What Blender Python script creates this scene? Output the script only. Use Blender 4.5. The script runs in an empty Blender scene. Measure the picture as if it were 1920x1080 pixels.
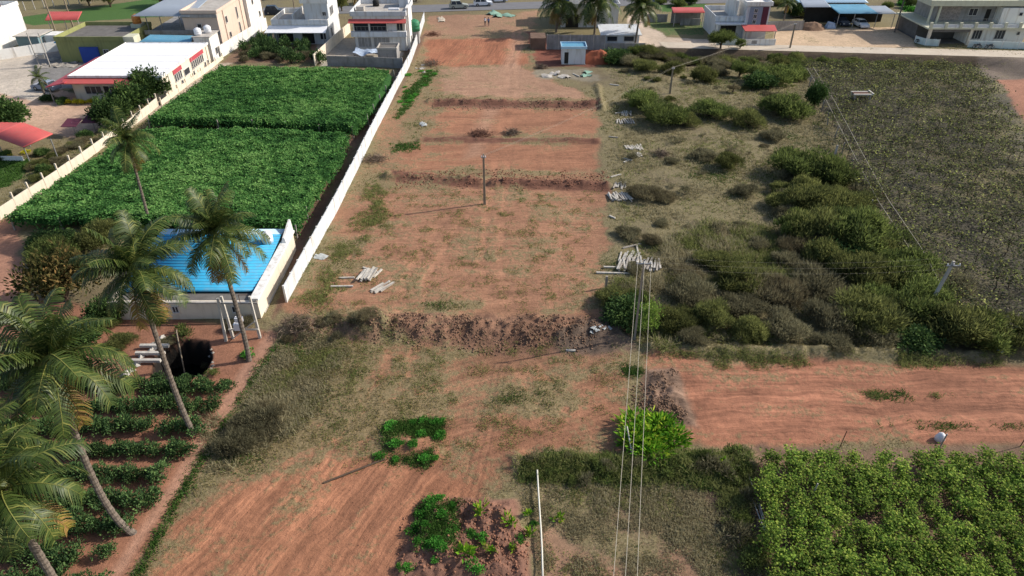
import bpy, math, random
import numpy as np
from mathutils import Vector, Matrix
R=math.radians
rng=np.random.default_rng(7); random.seed(7)
scene=bpy.context.scene; col=scene.collection
# ---------------------------------------------------------------- camera, sky, sun
TH=R(34.0); HC=35.0; F=1300.0; S_,C_=math.sin(TH),math.cos(TH)
cd=bpy.data.cameras.new('camera'); cam=bpy.data.objects.new('camera',cd); col.objects.link(cam)
cam.location=(0,0,HC); cam.rotation_euler=(R(90)-TH,0,0)
cd.sensor_width=36; cd.lens=36*F/1920; cd.clip_end=6000; cd.clip_start=.5
scene.camera=cam
SE,SAZ=R(34.5),math.atan2(.97,.245)      # sun elevation, azimuth clockwise from +y
w=bpy.data.worlds.new('World'); scene.world=w; w.use_nodes=True
nt=w.node_tree; sk=nt.nodes.new('ShaderNodeTexSky'); sk.sky_type='NISHITA'; sk.sun_disc=False
sk.sun_elevation=SE; sk.sun_rotation=SAZ; sk.dust_density=2.0
nt.links.new(sk.outputs[0],nt.nodes['Background'].inputs[0]); nt.nodes['Background'].inputs[1].default_value=.14
sl=bpy.data.lights.new('sun','SUN'); sl.energy=4.6; sl.angle=R(.6); sl.color=(1,.93,.83)
so=bpy.data.objects.new('sun',sl); col.objects.link(so)
sd=Vector((math.sin(SAZ)*math.cos(SE),math.cos(SAZ)*math.cos(SE),math.sin(SE)))
so.rotation_euler=sd.to_track_quat('Z','Y').to_euler(); so.location=(60,20,60)
vs=scene.view_settings; vs.view_transform='Standard'; vs.look='None'; vs.exposure=0.17; vs.gamma=1; vs.use_curve_mapping=False

# ---------------------------------------------------------------- helpers
def P(u,v,z=0.0):
    a=(u-960)/F; b=(540-v)/F; dz=-S_+b*C_; t=(z-HC)/dz
    return (t*a, t*(C_+b*S_))
def PP(poly,z=0.0): return [P(u,v,z) for u,v in poly]
def sst(a,b,x):
    t=np.clip((x-a)/(b-a),0,1); return t*t*(3-2*t)
_perm=rng.random((256,256))
def vnoise(x,y):
    xi=np.floor(x).astype(int); yi=np.floor(y).astype(int); fx=x-xi; fy=y-yi
    fx=fx*fx*(3-2*fx); fy=fy*fy*(3-2*fy)
    g=lambda i,j:_perm[i&255,j&255]
    return (g(xi,yi)*(1-fx)+g(xi+1,yi)*fx)*(1-fy)+(g(xi,yi+1)*(1-fx)+g(xi+1,yi+1)*fx)*fy
def fbm(x,y,s,o=4,off=0.0):
    r=0;a=.5;n=0
    for k in range(o):
        r=r+a*vnoise(x/s+17.3*k+off,y/s+9.1*k+off*1.7); n+=a; a*=.5; s=s*.5
    return r/n
def sdpoly(x,y,poly):
    d=np.full(np.shape(x),1e18); ins=np.zeros(np.shape(x),bool); n=len(poly)
    for i in range(n):
        ax,ay=poly[i]; bx,by=poly[(i+1)%n]; ex,ey=bx-ax,by-ay; wx,wy=x-ax,y-ay
        t=np.clip((wx*ex+wy*ey)/(ex*ex+ey*ey+1e-9),0,1)
        d=np.minimum(d,(wx-ex*t)**2+(wy-ey*t)**2)
        c=((ay>y)!=(by>y))
        with np.errstate(divide='ignore',invalid='ignore'):
            xx=ax+(y-ay)*(bx-ax)/((by-ay) if by!=ay else 1e-9)
        ins^=(c&(x<xx))
    d=np.sqrt(d); return np.where(ins,-d,d)
def sdseg(x,y,a,b):
    ex,ey=b[0]-a[0],b[1]-a[1]; wx,wy=x-a[0],y-a[1]
    t=np.clip((wx*ex+wy*ey)/(ex*ex+ey*ey+1e-9),0,1)
    return np.hypot(wx-ex*t,wy-ey*t)

RIDGES=[((730,330),(900,342),1.0,.5),((925,345),(1138,348),1.0,.55),((790,262),(1120,264),.7,.3),((805,192),(1122,196),.9,.5),
        ((715,612),(1140,628),2.2,.65),((560,622),(715,612),1.8,.5),((1225,655),(1860,668),1.0,.45),((1400,845),(1440,1080),.7,.25),
        ((970,868),(1400,868),1.2,.35),((1120,160),(1130,205),.6,.45),((1640,520),(1640,521),.1,.0)]
RIDGES=[(P(*a),P(*b),w_,h_) for a,b,w_,h_ in RIDGES]
WELL=PP([(292,668),(300,648),(345,636),(388,642),(396,672),(382,700),(340,712),(285,715)])
HEAP=PP([(1205,692),(1268,690),(1300,760),(1315,805),(1210,795),(1195,740)])
MOUND=PP([(800,935),(965,935),(990,1000),(1000,1100),(730,1100),(760,1020)])
TRENCH=lambda x,y:1.5*sst(104,124,y)*sst(24,31,x)*(1-sst(0,.9,y-(130.4-(x-28)*.11)))*(1-sst(84,90,x))
def T(x,y):
    x=np.asarray(x,float); y=np.asarray(y,float)
    far=1-sst(118,128,y)
    z=(fbm(x,y,9,3)-.5)*.35*far+(fbm(x,y,1.3,3,5.)-.5)*.10*(.2+.8*far)
    rough=fbm(x,y,1.0,3,3.)+(fbm(x,y,.45,2,43.)-.5)*.5
    for a,b,w_,h_ in RIDGES:
        d=sdseg(x,y,a,b)+(fbm(x,y,2.,2,8.)-.5)*w_*.9
        z=z+h_*(1-sst(0,w_*1.25,d))*(.35+1.3*rough)
    h=1-sst(-1.2,.3,sdpoly(x,y,HEAP)+(rough-.5)); z=z+h*(-.1+.85*rough)
    h=1-sst(-.8,.3,sdpoly(x,y,MOUND)+(rough-.5)); z=z+h*(.0+.9*rough)
    z=z-TRENCH(x,y)
    z=z-3.0*(1-sst(-.35,.15,sdpoly(x,y,WELL)))
    z=z+.35*(1-sst(0,1.6,sdseg(x,y,P(745,820),P(800,850))))*rough
    return z
def Tz(x,y): return float(T(np.array([x]),np.array([y]))[0])

def tag(o,label=None,cat=None,group=None,kind=None):
    if label:o['label']=label
    if cat:o['category']=cat
    if group:o['group']=group
    if kind:o['kind']=kind
    return o
def empty(name,loc,label,cat,group=None,rz=0,s=1):
    o=bpy.data.objects.new(name,None); col.objects.link(o); o.location=loc; o.rotation_euler=(0,0,rz); o.empty_display_size=.2
    o.scale=(s,s,s) if not isinstance(s,tuple) else s
    return tag(o,label,cat,group)
def link(name,me,parent=None,loc=(0,0,0),rot=(0,0,0),s=1):
    o=bpy.data.objects.new(name,me); col.objects.link(o); o.parent=parent; o.location=loc; o.rotation_euler=rot
    o.scale=(s,s,s) if not isinstance(s,tuple) else s
    return o
def npmesh(name,V,Q,mat,attrs=None,smooth=False):
    V=np.asarray(V,np.float32); Q=np.asarray(Q,np.int32); k=Q.shape[1]
    me=bpy.data.meshes.new(name); me.vertices.add(len(V)); me.loops.add(Q.size); me.polygons.add(len(Q))
    me.vertices.foreach_set('co',V.ravel()); me.loops.foreach_set('vertex_index',Q.ravel())
    me.polygons.foreach_set('loop_start',np.arange(len(Q),dtype=np.int32)*k)
    if smooth: me.polygons.foreach_set('use_smooth',np.ones(len(Q),bool))
    me.update(calc_edges=True)
    for n,a in (attrs or {}).items():
        if a.ndim==1:
            at=me.attributes.new(n,'FLOAT','POINT'); at.data.foreach_set('value',a.astype(np.float32))
        else:
            at=me.attributes.new(n,'FLOAT_COLOR','POINT')
            c=np.ones((len(V),4),np.float32); c[:,:3]=a; at.data.foreach_set('color',c.ravel())
    if mat: me.materials.append(mat)
    return me
class MB:
    def __init__(s): s.v=[];s.f=[]
    def box(s,x0,x1,y0,y1,z0,z1):
        n=len(s.v); s.v+=[(x0,y0,z0),(x1,y0,z0),(x1,y1,z0),(x0,y1,z0),(x0,y0,z1),(x1,y0,z1),(x1,y1,z1),(x0,y1,z1)]
        s.f+=[[n+i for i in q] for q in ((0,3,2,1),(4,5,6,7),(0,1,5,4),(1,2,6,5),(2,3,7,6),(3,0,4,7))]; return s
    def hexa(s,p):  # 8 points bottom 4 ccw, top 4
        n=len(s.v); s.v+=[tuple(q) for q in p]
        s.f+=[[n+i for i in q] for q in ((0,3,2,1),(4,5,6,7),(0,1,5,4),(1,2,6,5),(2,3,7,6),(3,0,4,7))]; return s
    def slab(s,a,b,c,d,t):   # sloping plate: 4 top pts, thickness down
        tp=[Vector(q) for q in (a,b,c,d)]; return s.hexa([q-Vector((0,0,t)) for q in tp]+tp)
    def tube(s,pts,r,n=6,cap=True):
        pts=[Vector(p) for p in pts]; rs=r if isinstance(r,(list,tuple)) else [r]*len(pts); b=len(s.v)
        for i,p in enumerate(pts):
            d=(pts[min(i+1,len(pts)-1)]-pts[max(i-1,0)]).normalized()
            a=d.orthogonal().normalized() if abs(d.z)<.9 else Vector((1,0,0)); a=(a-d*a.dot(d)).normalized(); c=d.cross(a)
            for k in range(n):
                t=2*math.pi*k/n; s.v.append(tuple(p+(a*math.cos(t)+c*math.sin(t))*rs[i]))
        for i in range(len(pts)-1):
            for k in range(n):
                k2=(k+1)%n; s.f.append([b+i*n+k,b+i*n+k2,b+(i+1)*n+k2,b+(i+1)*n+k])
        if cap: s.f.append([b+k for k in range(n)][::-1]); s.f.append([b+(len(pts)-1)*n+k for k in range(n)])
        return s
    def prism(s,prof,y0,y1,axis='y'):   # prof list of (a,z)
        n=len(s.v); m=len(prof)
        for y in (y0,y1):
            for a,z in prof: s.v.append((a,y,z) if axis=='y' else (y,a,z))
        s.f.append(list(range(n,n+m))); s.f.append(list(range(n+2*m-1,n+m-1,-1)))
        for i in range(m):
            j=(i+1)%m; s.f.append([n+j,n+i,n+m+i,n+m+j])
        return s
    def mesh(s,name,mat,smooth=False):
        me=bpy.data.meshes.new(name); me.from_pydata(s.v,[],s.f); me.update()
        if smooth:
            for p in me.polygons:p.use_smooth=True
        if mat: me.materials.append(mat)
        return me
    def obj(s,name,mat,parent=None,smooth=False,loc=(0,0,0)): return link(name,s.mesh(name,mat,smooth),parent,loc)
def part(name,mat,parent,*b): return MB().box(*b).obj(name,mat,parent)

# ---------------------------------------------------------------- materials
def newmat(name,rough=.85):
    m=bpy.data.materials.new(name); m.use_nodes=True; b=m.node_tree.nodes['Principled BSDF']; b.inputs['Roughness'].default_value=rough
    b.inputs['Specular IOR Level'].default_value=.25; return m,m.node_tree,b
def N(nt,t,**k):
    n=nt.nodes.new(t)
    for a,v in k.items(): setattr(n,a,v)
    return n
def plain(name,c,rough=.85,var=.18,scale=1.2,bump=0.0,dirt=None,dirts=.4,metal=0):
    m,nt,b=newmat(name,rough); b.inputs['Metallic'].default_value=metal
    tc=N(nt,'ShaderNodeNewGeometry'); n1=N(nt,'ShaderNodeTexNoise'); n1.inputs['Scale'].default_value=scale; n1.inputs['Detail'].default_value=6; n1.inputs['Roughness'].default_value=.65
    nt.links.new(tc.outputs['Position'],n1.inputs['Vector'])
    r=N(nt,'ShaderNodeValToRGB'); r.color_ramp.elements[0].position=.3; r.color_ramp.elements[1].position=.7
    r.color_ramp.elements[0].color=(*[x*(1-var) for x in c],1); r.color_ramp.elements[1].color=(*[min(1,x*(1+var*.6)) for x in c],1)
    nt.links.new(n1.outputs['Fac'],r.inputs[0]); out=r.outputs[0]
    if dirt:
        mp=N(nt,'ShaderNodeMapping'); mp.inputs['Scale'].default_value=(1.6,1.6,.25); nt.links.new(tc.outputs['Position'],mp.inputs[0])
        n2=N(nt,'ShaderNodeTexNoise'); n2.inputs['Scale'].default_value=1.3; n2.inputs['Detail'].default_value=7; nt.links.new(mp.outputs[0],n2.inputs['Vector'])
        mr=N(nt,'ShaderNodeMapRange'); mr.inputs['From Min'].default_value=.5; mr.inputs['From Max'].default_value=.75; mr.inputs['To Max'].default_value=dirts; nt.links.new(n2.outputs['Fac'],mr.inputs[0])
        mx=N(nt,'ShaderNodeMix',data_type='RGBA'); nt.links.new(mr.outputs[0],mx.inputs[0]); nt.links.new(out,mx.inputs[6]); mx.inputs[7].default_value=(*dirt,1); out=mx.outputs[2]
    nt.links.new(out,b.inputs['Base Color'])
    if bump:
        bp=N(nt,'ShaderNodeBump'); bp.inputs['Strength'].default_value=bump; bp.inputs['Distance'].default_value=.05
        n3=N(nt,'ShaderNodeTexNoise'); n3.inputs['Scale'].default_value=scale*8; nt.links.new(tc.outputs['Position'],n3.inputs['Vector'])
        nt.links.new(n3.outputs['Fac'],bp.inputs['Height']); nt.links.new(bp.outputs[0],b.inputs['Normal'])
    return m
def foliage(name,cols,trans=.25,objvar=.25,rough=.8):
    m,nt,b=newmat(name,rough); b.inputs['Specular IOR Level'].default_value=.3 if rough<.6 else .08
    at=N(nt,'ShaderNodeAttribute'); at.attribute_name='rnd'
    r=N(nt,'ShaderNodeValToRGB'); e=r.color_ramp.elements
    while len(e)<len(cols): e.new(.5)
    for i,c in enumerate(cols): e[i].position=i/(len(cols)-1); e[i].color=(*c,1)
    nt.links.new(at.outputs['Fac'],r.inputs[0])
    oi=N(nt,'ShaderNodeObjectInfo'); mr=N(nt,'ShaderNodeMapRange'); mr.inputs['To Min'].default_value=1-objvar; mr.inputs['To Max'].default_value=1+objvar
    nt.links.new(oi.outputs['Random'],mr.inputs[0])
    hs=N(nt,'ShaderNodeHueSaturation'); nt.links.new(mr.outputs[0],hs.inputs['Value']); nt.links.new(r.outputs[0],hs.inputs['Color'])
    nt.links.new(hs.outputs[0],b.inputs['Base Color'])
    tr=N(nt,'ShaderNodeBsdfTranslucent'); nt.links.new(hs.outputs[0],tr.inputs[0])
    mx=N(nt,'ShaderNodeMixShader'); mx.inputs[0].default_value=trans
    nt.links.new(b.outputs[0],mx.inputs[1]); nt.links.new(tr.outputs[0],mx.inputs[2]); nt.links.new(mx.outputs[0],nt.nodes['Material Output'].inputs[0])
    return m
M={}
M['white']=plain('white_paint',(.74,.73,.70),.7,.06,.6,dirt=(.40,.33,.25),dirts=.7)
M['cream']=plain('cream_paint',(.70,.62,.50),.7,.06,.6,dirt=(.40,.33,.25),dirts=.45)
M['bluewhite']=plain('pale_grey_paint',(.60,.62,.64),.7,.06,.6,dirt=(.34,.30,.25),dirts=.65)
M['mint']=plain('pale_mint_paint',(.58,.66,.64),.7,.06,.6,dirt=(.34,.34,.30),dirts=.4)
M['peach']=plain('peach_paint',(.62,.49,.40),.7,.05,.6,dirt=(.36,.29,.24),dirts=.3)
M['olive']=plain('olive_paint',(.27,.28,.11),.75,.1,.6,dirt=(.12,.12,.06),dirts=.5)
M['yellowp']=plain('pale_yellow_paint',(.56,.55,.42),.75,.08,.6,dirt=(.35,.32,.2),dirts=.4)
M['greywall']=plain('grey_concrete',(.30,.29,.28),.9,.25,.8,.4,dirt=(.13,.12,.10),dirts=.6)
M['conc']=plain('light_concrete',(.44,.41,.37),.9,.2,.7,.3,dirt=(.22,.18,.14),dirts=.5)
M['darkconc']=plain('dark_concrete',(.15,.14,.13),.9,.3,.8,.3)
M['roofwhite']=plain('white_roof_coat',(.84,.84,.85),.6,.03,.25,dirt=(.62,.62,.62),dirts=.35)
M['roofgrey']=plain('grey_roof_sheet',(.34,.38,.43),.4,.08,.5,metal=.1)
M['bluesheet']=plain('blue_metal_sheet',(.035,.31,.52),.5,.2,.5,dirt=(.14,.26,.34),dirts=.7)
def rib_shade(m_,pitch,y0):  # rib shading put into the colour: darker bands along the troughs
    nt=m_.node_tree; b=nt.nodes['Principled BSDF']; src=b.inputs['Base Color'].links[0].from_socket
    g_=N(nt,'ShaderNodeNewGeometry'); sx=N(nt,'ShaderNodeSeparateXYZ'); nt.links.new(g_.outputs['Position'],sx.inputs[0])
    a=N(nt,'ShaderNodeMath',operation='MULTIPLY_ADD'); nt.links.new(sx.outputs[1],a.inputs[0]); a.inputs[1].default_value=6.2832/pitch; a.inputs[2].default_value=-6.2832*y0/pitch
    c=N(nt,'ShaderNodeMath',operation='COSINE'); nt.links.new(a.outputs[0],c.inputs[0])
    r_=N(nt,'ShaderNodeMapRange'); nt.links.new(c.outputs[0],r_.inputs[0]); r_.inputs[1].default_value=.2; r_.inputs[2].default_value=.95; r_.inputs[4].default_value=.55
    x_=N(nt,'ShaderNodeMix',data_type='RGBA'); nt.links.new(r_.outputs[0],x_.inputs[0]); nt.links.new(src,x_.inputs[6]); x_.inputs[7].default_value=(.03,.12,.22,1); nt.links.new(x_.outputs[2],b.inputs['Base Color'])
M['palebluesheet']=plain('faded_blue_sheet',(.42,.60,.74),.42,.08,.5)
M['bluesheet2']=plain('steel_blue_sheet',(.12,.32,.46),.45,.12,.5,dirt=(.3,.4,.45),dirts=.4)
M['redsheet']=plain('red_metal_sheet',(.50,.10,.09),.5,.12,.6,dirt=(.35,.15,.12),dirts=.4)
M['redtrim']=plain('red_trim_paint',(.42,.07,.09),.6,.1,.8)
M['maroon']=plain('maroon_paint',(.11,.03,.05),.7,.1,.8)
M['glass']=plain('dark_window_glass',(.035,.04,.05),.15,.2,2)
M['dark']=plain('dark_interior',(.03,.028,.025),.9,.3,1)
M['frame']=plain('window_frame_paint',(.55,.53,.50),.6,.05,1)
M['granite']=plain('pale_granite',(.50,.47,.42),.85,.22,2.5,.5,dirt=(.30,.24,.17),dirts=.5)
M['granited']=plain('weathered_granite',(.36,.33,.29),.85,.25,2.5,.5,dirt=(.22,.16,.11),dirts=.6)
M['pole']=plain('pole_concrete',(.27,.22,.16),.85,.2,2,.3)
M['steel']=plain('galvanised_steel',(.33,.33,.33),.4,.15,3,metal=.5)
M['wire']=plain('wire_aluminium',(.42,.38,.30),.5,.1,3)
M['rust']=plain('rusty_iron',(.12,.06,.04),.8,.3,3)
M['black']=plain('black_rubber',(.02,.02,.02),.8,.2,5)
M['carwhite']=plain('white_car_paint',(.72,.74,.78),.25,.03,2)
M['carsilver']=plain('silver_green_car_paint',(.36,.38,.34),.3,.05,2)
M['cargrey']=plain('blue_grey_car_paint',(.24,.28,.36),.3,.05,2)
M['cardark']=plain('dark_car_paint',(.03,.04,.06),.25,.05,2)
M['lamp']=plain('lamp_glass',(.7,.68,.6),.2,.05,3)
M['tank']=plain('white_plastic',(.72,.72,.74),.5,.05,2)
M['orange']=plain('orange_plastic',(.62,.24,.06),.5,.1,2)
M['greent']=plain('green_plastic',(.04,.20,.10),.5,.15,2)
M['tarp']=plain('blue_white_tarpaulin',(.38,.46,.58),.6,.4,1.5)
M['bark']=plain('palm_bark',(.20,.165,.135),.95,.3,4,.8)
_b=M['bark'].node_tree; _p=_b.nodes['Principled BSDF']; _s=_p.inputs['Base Color'].links[0].from_socket
_g=N(_b,'ShaderNodeNewGeometry'); _w=N(_b,'ShaderNodeTexWave'); _w.bands_direction='Z'; _w.inputs['Scale'].default_value=1.1; _w.inputs['Distortion'].default_value=2.0; _w.inputs['Detail'].default_value=2; _b.links.new(_g.outputs['Position'],_w.inputs['Vector'])
_r=N(_b,'ShaderNodeMapRange'); _b.links.new(_w.outputs['Fac'],_r.inputs[0]); _r.inputs[1].default_value=.55; _r.inputs[2].default_value=.95; _r.inputs[4].default_value=.6
_x=N(_b,'ShaderNodeMix',data_type='RGBA'); _b.links.new(_r.outputs[0],_x.inputs[0]); _b.links.new(_s,_x.inputs[6]); _x.inputs[7].default_value=(.075,.06,.05,1); _b.links.new(_x.outputs[2],_p.inputs['Base Color'])
M['wood']=plain('twig_bark',(.10,.07,.05),.95,.3,4)
M['woodgrey']=plain('dry_twig_bark',(.20,.16,.12),.95,.3,4)
M['asphalt']=plain('asphalt',(.17,.17,.18),.9,.12,.6,.3)
M['concroad']=plain('sandy_concrete_road',(.52,.45,.36),.9,.15,.25,.3,dirt=(.42,.30,.2),dirts=.6)
M['clod']=plain('red_soil_clod',(.28,.135,.085),.95,.35,3)
M['cloddark']=plain('brown_soil_clod',(.21,.13,.085),.95,.35,3)
M['pipe']=plain('white_pipe_plastic',(.62,.60,.52),.5,.08,2)
M['skin']=plain('skin',(.22,.12,.08),.6,.05,4)
M['shirt1']=plain('white_cloth',(.62,.62,.66),.8,.05,4)
M['shirt2']=plain('blue_cloth',(.12,.16,.34),.8,.05,4)
M['trouser']=plain('dark_cloth',(.04,.04,.06),.8,.1,4)
M['hair']=plain('black_hair',(.012,.01,.01),.6,.1,4)
M['bluep']=plain('deep_blue_paint',(.03,.07,.32),.7,.1,1)
M['tealwall']=plain('teal_grey_paint',(.17,.25,.27),.8,.1,1)
M['plastic']=plain('plastic_litter',(.42,.44,.43),.6,.2,4)
M['greenplastic']=plain('green_plastic_litter',(.22,.36,.28),.6,.3,4)
m,nt,b=newmat('well_water',.12); b.inputs['Base Color'].default_value=(.004,.006,.005,1); b.inputs['Specular IOR Level'].default_value=.2; M['water']=m

FOL={
 'crop':foliage('trellis_vine_leaves',[(.028,.085,.026),(.062,.17,.042),(.105,.25,.062),(.19,.35,.10)],.3,0),
 'olive':foliage('olive_bush_leaves',[(.065,.074,.03),(.125,.14,.048),(.19,.205,.065),(.28,.29,.10)],.45),
 'green':foliage('green_bush_leaves',[(.05,.068,.026),(.095,.128,.038),(.15,.19,.055),(.23,.28,.08)],.45),
 'dry':foliage('dry_bush_leaves',[(.09,.072,.045),(.16,.135,.08),(.23,.20,.115),(.32,.29,.17)],.35),
 'grey':foliage('grey_brown_scrub_leaves',[(.08,.074,.046),(.14,.13,.078),(.21,.195,.115),(.30,.28,.165)],.45),
 'tree':foliage('dark_tree_leaves',[(.022,.046,.018),(.045,.088,.027),(.08,.135,.04),(.13,.20,.055)]),
 'mango':foliage('mango_leaves',[(.02,.03,.01),(.05,.055,.018),(.12,.10,.035),(.26,.16,.06)]),
 'bright':foliage('bright_leaves',[(.04,.12,.012),(.10,.25,.018),(.19,.37,.025),(.40,.46,.05)],.3),
 'yellow':foliage('yellow_hedge_leaves',[(.22,.24,.02),(.45,.42,.02),(.55,.50,.05)],.2),
 'weed':foliage('weed_leaves',[(.04,.15,.025),(.08,.28,.04),(.14,.38,.06)],.35),
 'vine':foliage('vine_leaves',[(.05,.095,.018),(.105,.185,.028),(.18,.275,.04),(.31,.37,.07)],.3),
 'sparse':foliage('sparse_vine_leaves',[(.065,.07,.04),(.11,.12,.055),(.21,.235,.065),(.46,.47,.14)],.25),
 'mulb':foliage('row_crop_leaves',[(.025,.05,.022),(.05,.10,.036),(.085,.15,.05),(.14,.22,.07)],.2),
 'palm':foliage('palm_leaflets',[(.018,.034,.009),(.042,.072,.016),(.078,.115,.026),(.22,.23,.06)],.25,.15,.45),
 'palmold':foliage('old_palm_leaflets',[(.09,.08,.015),(.22,.18,.03),(.30,.19,.06),(.24,.12,.06)],.3,.2,.5),
 'straw':foliage('grey_straw_blades',[(.16,.14,.08),(.25,.22,.13),(.33,.29,.175),(.42,.38,.24)],.45,0),
 'olivew':foliage('olive_weed_blades',[(.09,.11,.035),(.15,.17,.055),(.21,.23,.08),(.28,.30,.11)],.4,0),
 'lime':foliage('lime_sapling_leaves',[(.10,.16,.03),(.17,.26,.05),(.26,.34,.08)],.3),
 'grass':foliage('dry_grass_blades',[(.10,.085,.03),(.17,.15,.055),(.24,.20,.085),(.30,.25,.12)],.3,0),
 'ggrass':foliage('green_grass_blades',[(.035,.08,.02),(.06,.13,.025),(.10,.19,.04)],.3,0),
}
# ground material
def ground_mat():
    m,nt,b=newmat('red_earth_and_grass',.95); L=nt.links.new
    geo=N(nt,'ShaderNodeNewGeometry'); pos=geo.outputs['Position']
    ca=N(nt,'ShaderNodeAttribute'); ca.attribute_name='soil'; ga=N(nt,'ShaderNodeAttribute'); ga.attribute_name='grass'; wa=N(nt,'ShaderNodeAttribute'); wa.attribute_name='weed'
    def noise(s,d=6,r=.65,sc=None):
        n=N(nt,'ShaderNodeTexNoise'); n.inputs['Scale'].default_value=s; n.inputs['Detail'].default_value=d; n.inputs['Roughness'].default_value=r
        if sc:
            mp=N(nt,'ShaderNodeMapping'); mp.inputs['Scale'].default_value=sc; L(pos,mp.inputs[0]); L(mp.outputs[0],n.inputs['Vector'])
        else: L(pos,n.inputs['Vector'])
        return n.outputs['Fac']
    def math_(op,a,c):
        n=N(nt,'ShaderNodeMath',operation=op)
        for i,q in enumerate((a,c)):
            if isinstance(q,(int,float)): n.inputs[i].default_value=q
            else: L(q,n.inputs[i])
        return n.outputs[0]
    def mr(a,f0,f1,t0=0,t1=1):
        n=N(nt,'ShaderNodeMapRange'); L(a,n.inputs[0])
        for i,q in zip((1,2,3,4),(f0,f1,t0,t1)): n.inputs[i].default_value=q
        return n.outputs[0]
    nf=noise(3.0,8,.7); nm=noise(.8,6); ng=noise(2.2,8,.72)
    sa=N(nt,'ShaderNodeAttribute'); sa.attribute_name='strk'; sx=N(nt,'ShaderNodeSeparateXYZ'); L(sa.outputs['Vector'],sx.inputs[0])
    cx=N(nt,'ShaderNodeCombineXYZ'); L(math_('MULTIPLY',sx.outputs[0],.22),cx.inputs[0]); L(math_('MULTIPLY',sx.outputs[1],3.4),cx.inputs[1])
    ns=N(nt,'ShaderNodeTexNoise'); ns.inputs['Scale'].default_value=1.0; ns.inputs['Detail'].default_value=5; ns.inputs['Roughness'].default_value=.6; L(cx.outputs[0],ns.inputs['Vector'])
    stv=math_('MULTIPLY',mr(ns.outputs['Fac'],.32,.68,-.26,.26),sx.outputs[2])
    var=math_('ADD',math_('ADD',mr(nf,.3,.7,-.22,.22),mr(nm,.3,.7,.84,1.14)),stv)
    sc=N(nt,'ShaderNodeVectorMath',operation='SCALE'); L(ca.outputs['Color'],sc.inputs[0]); L(var,sc.inputs['Scale'])
    gr=N(nt,'ShaderNodeValToRGB'); e=gr.color_ramp.elements; e[0].position=.3; e[0].color=(.085,.080,.032,1); e[1].position=.72; e[1].color=(.31,.25,.145,1)
    k=e.new(.5); k.color=(.185,.158,.08,1); L(noise(6,6,.75),gr.inputs[0])
    gm=mr(math_('ADD',math_('MULTIPLY',ng,1.0),math_('MULTIPLY',ga.outputs['Fac'],.62)),.68,.86)
    mx=N(nt,'ShaderNodeMix',data_type='RGBA'); L(math_('MULTIPLY',gm,.85),mx.inputs[0]); L(sc.outputs[0],mx.inputs[6]); L(gr.outputs[0],mx.inputs[7])
    wr=N(nt,'ShaderNodeValToRGB'); e=wr.color_ramp.elements; e[0].position=.35; e[0].color=(.03,.07,.018,1); e[1].position=.7; e[1].color=(.10,.20,.045,1); L(noise(7,5),wr.inputs[0])
    wm=mr(math_('ADD',ng,math_('MULTIPLY',wa.outputs['Fac'],.62)),.72,.86)
    m2=N(nt,'ShaderNodeMix',data_type='RGBA'); L(wm,m2.inputs[0]); L(mx.outputs[2],m2.inputs[6]); L(wr.outputs[0],m2.inputs[7])
    L(m2.outputs[2],b.inputs['Base Color'])
    bp=N(nt,'ShaderNodeBump'); bp.inputs['Strength'].default_value=.6; bp.inputs['Distance'].default_value=.14
    L(math_('ADD',math_('ADD',noise(5,8,.75),math_('MULTIPLY',gm,.4)),math_('MULTIPLY',stv,.8)),bp.inputs['Height']); L(bp.outputs[0],b.inputs['Normal'])
    return m
M['ground']=ground_mat()

# ---------------------------------------------------------------- ground sheet
ss=np.linspace(-1.16,1.16,760); ys=np.concatenate([np.geomspace(19.5,182,470)])
Yg,Sg=np.meshgrid(ys,ss,indexing='ij'); Xg=Sg*(Yg+18)*.665
# apron of coarse rows and columns out to the horizon
ysx=np.concatenate([[-3500,-900,-200,-40,0,12],ys,[195,230,300,450,800,3800]])
xl=np.array([-4000,-1200,-400,-200.]); 
rows=[]
for y in ysx:
    k=(max(min(y,182),19.5)+18)*.665; core=ss*k
    rows.append(np.concatenate([xl+core[0]*0-abs(core[0])*0 if core[0]>-200 else xl,core,-xl[::-1]]))
X=np.array(rows); Y=np.repeat(ysx[:,None],X.shape[1],1)
nr,nc=X.shape; x=X.ravel(); y=Y.ravel()
Z=T(x,y)
soil=np.tile(np.array([.20,.155,.085]),(len(x),1)); grass=np.full(len(x),.55); weed=np.zeros(len(x))
w1=(fbm(x,y,3.2,5,2.)-.5); w2=(fbm(x,y,.8,3,6.)-.5); big=fbm(x,y,12,3,11.)
def paint(poly,c=None,g=None,wd=None,edge=.5,warp=1.6,a=1.0,px=True):
    pl=PP(poly) if px else poly
    d=sdpoly(x,y,pl)+w1*warp*2+w2*warp*.6
    m_=(1-sst(-edge,edge,d))*a
    if c is not None: soil[:]=soil*(1-m_[:,None])+np.array(c)*m_[:,None]
    if g is not None: grass[:]=grass*(1-m_)+g*m_
    if wd is not None: weed[:]=weed*(1-m_)+wd*m_
    return m_
RED=(.32,.145,.078); REDS=(.31,.12,.06); TANR=(.345,.175,.096); BRN=(.22,.115,.07)
lot=[(560,600),(541,567),(640,380),(745,170),(800,40),(1010,18),(1000,110),(1060,160),(1118,185),(1130,330),(1135,480),(1130,640),(880,620)]
paint([(1130,100),(1510,95),(1650,400),(1900,640),(1200,655),(1125,600)],(.215,.17,.10),.68)
paint([(1500,95),(1840,95),(1990,250),(2000,640),(1760,570),(1640,400)],(.105,.095,.068),.35)
paint(lot,TANR,.44)
paint([(700,350),(880,350),(1125,360),(1120,560),(720,590),(600,560),(680,420)],(.355,.175,.098),.32,edge=2,warp=2.5)
paint([(840,200),(1115,205),(1118,252),(800,250)],RED,.12,edge=.8,warp=1)
paint([(760,268),(1120,270),(1125,318),(745,318)],RED,.12,edge=.8,warp=1)
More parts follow.
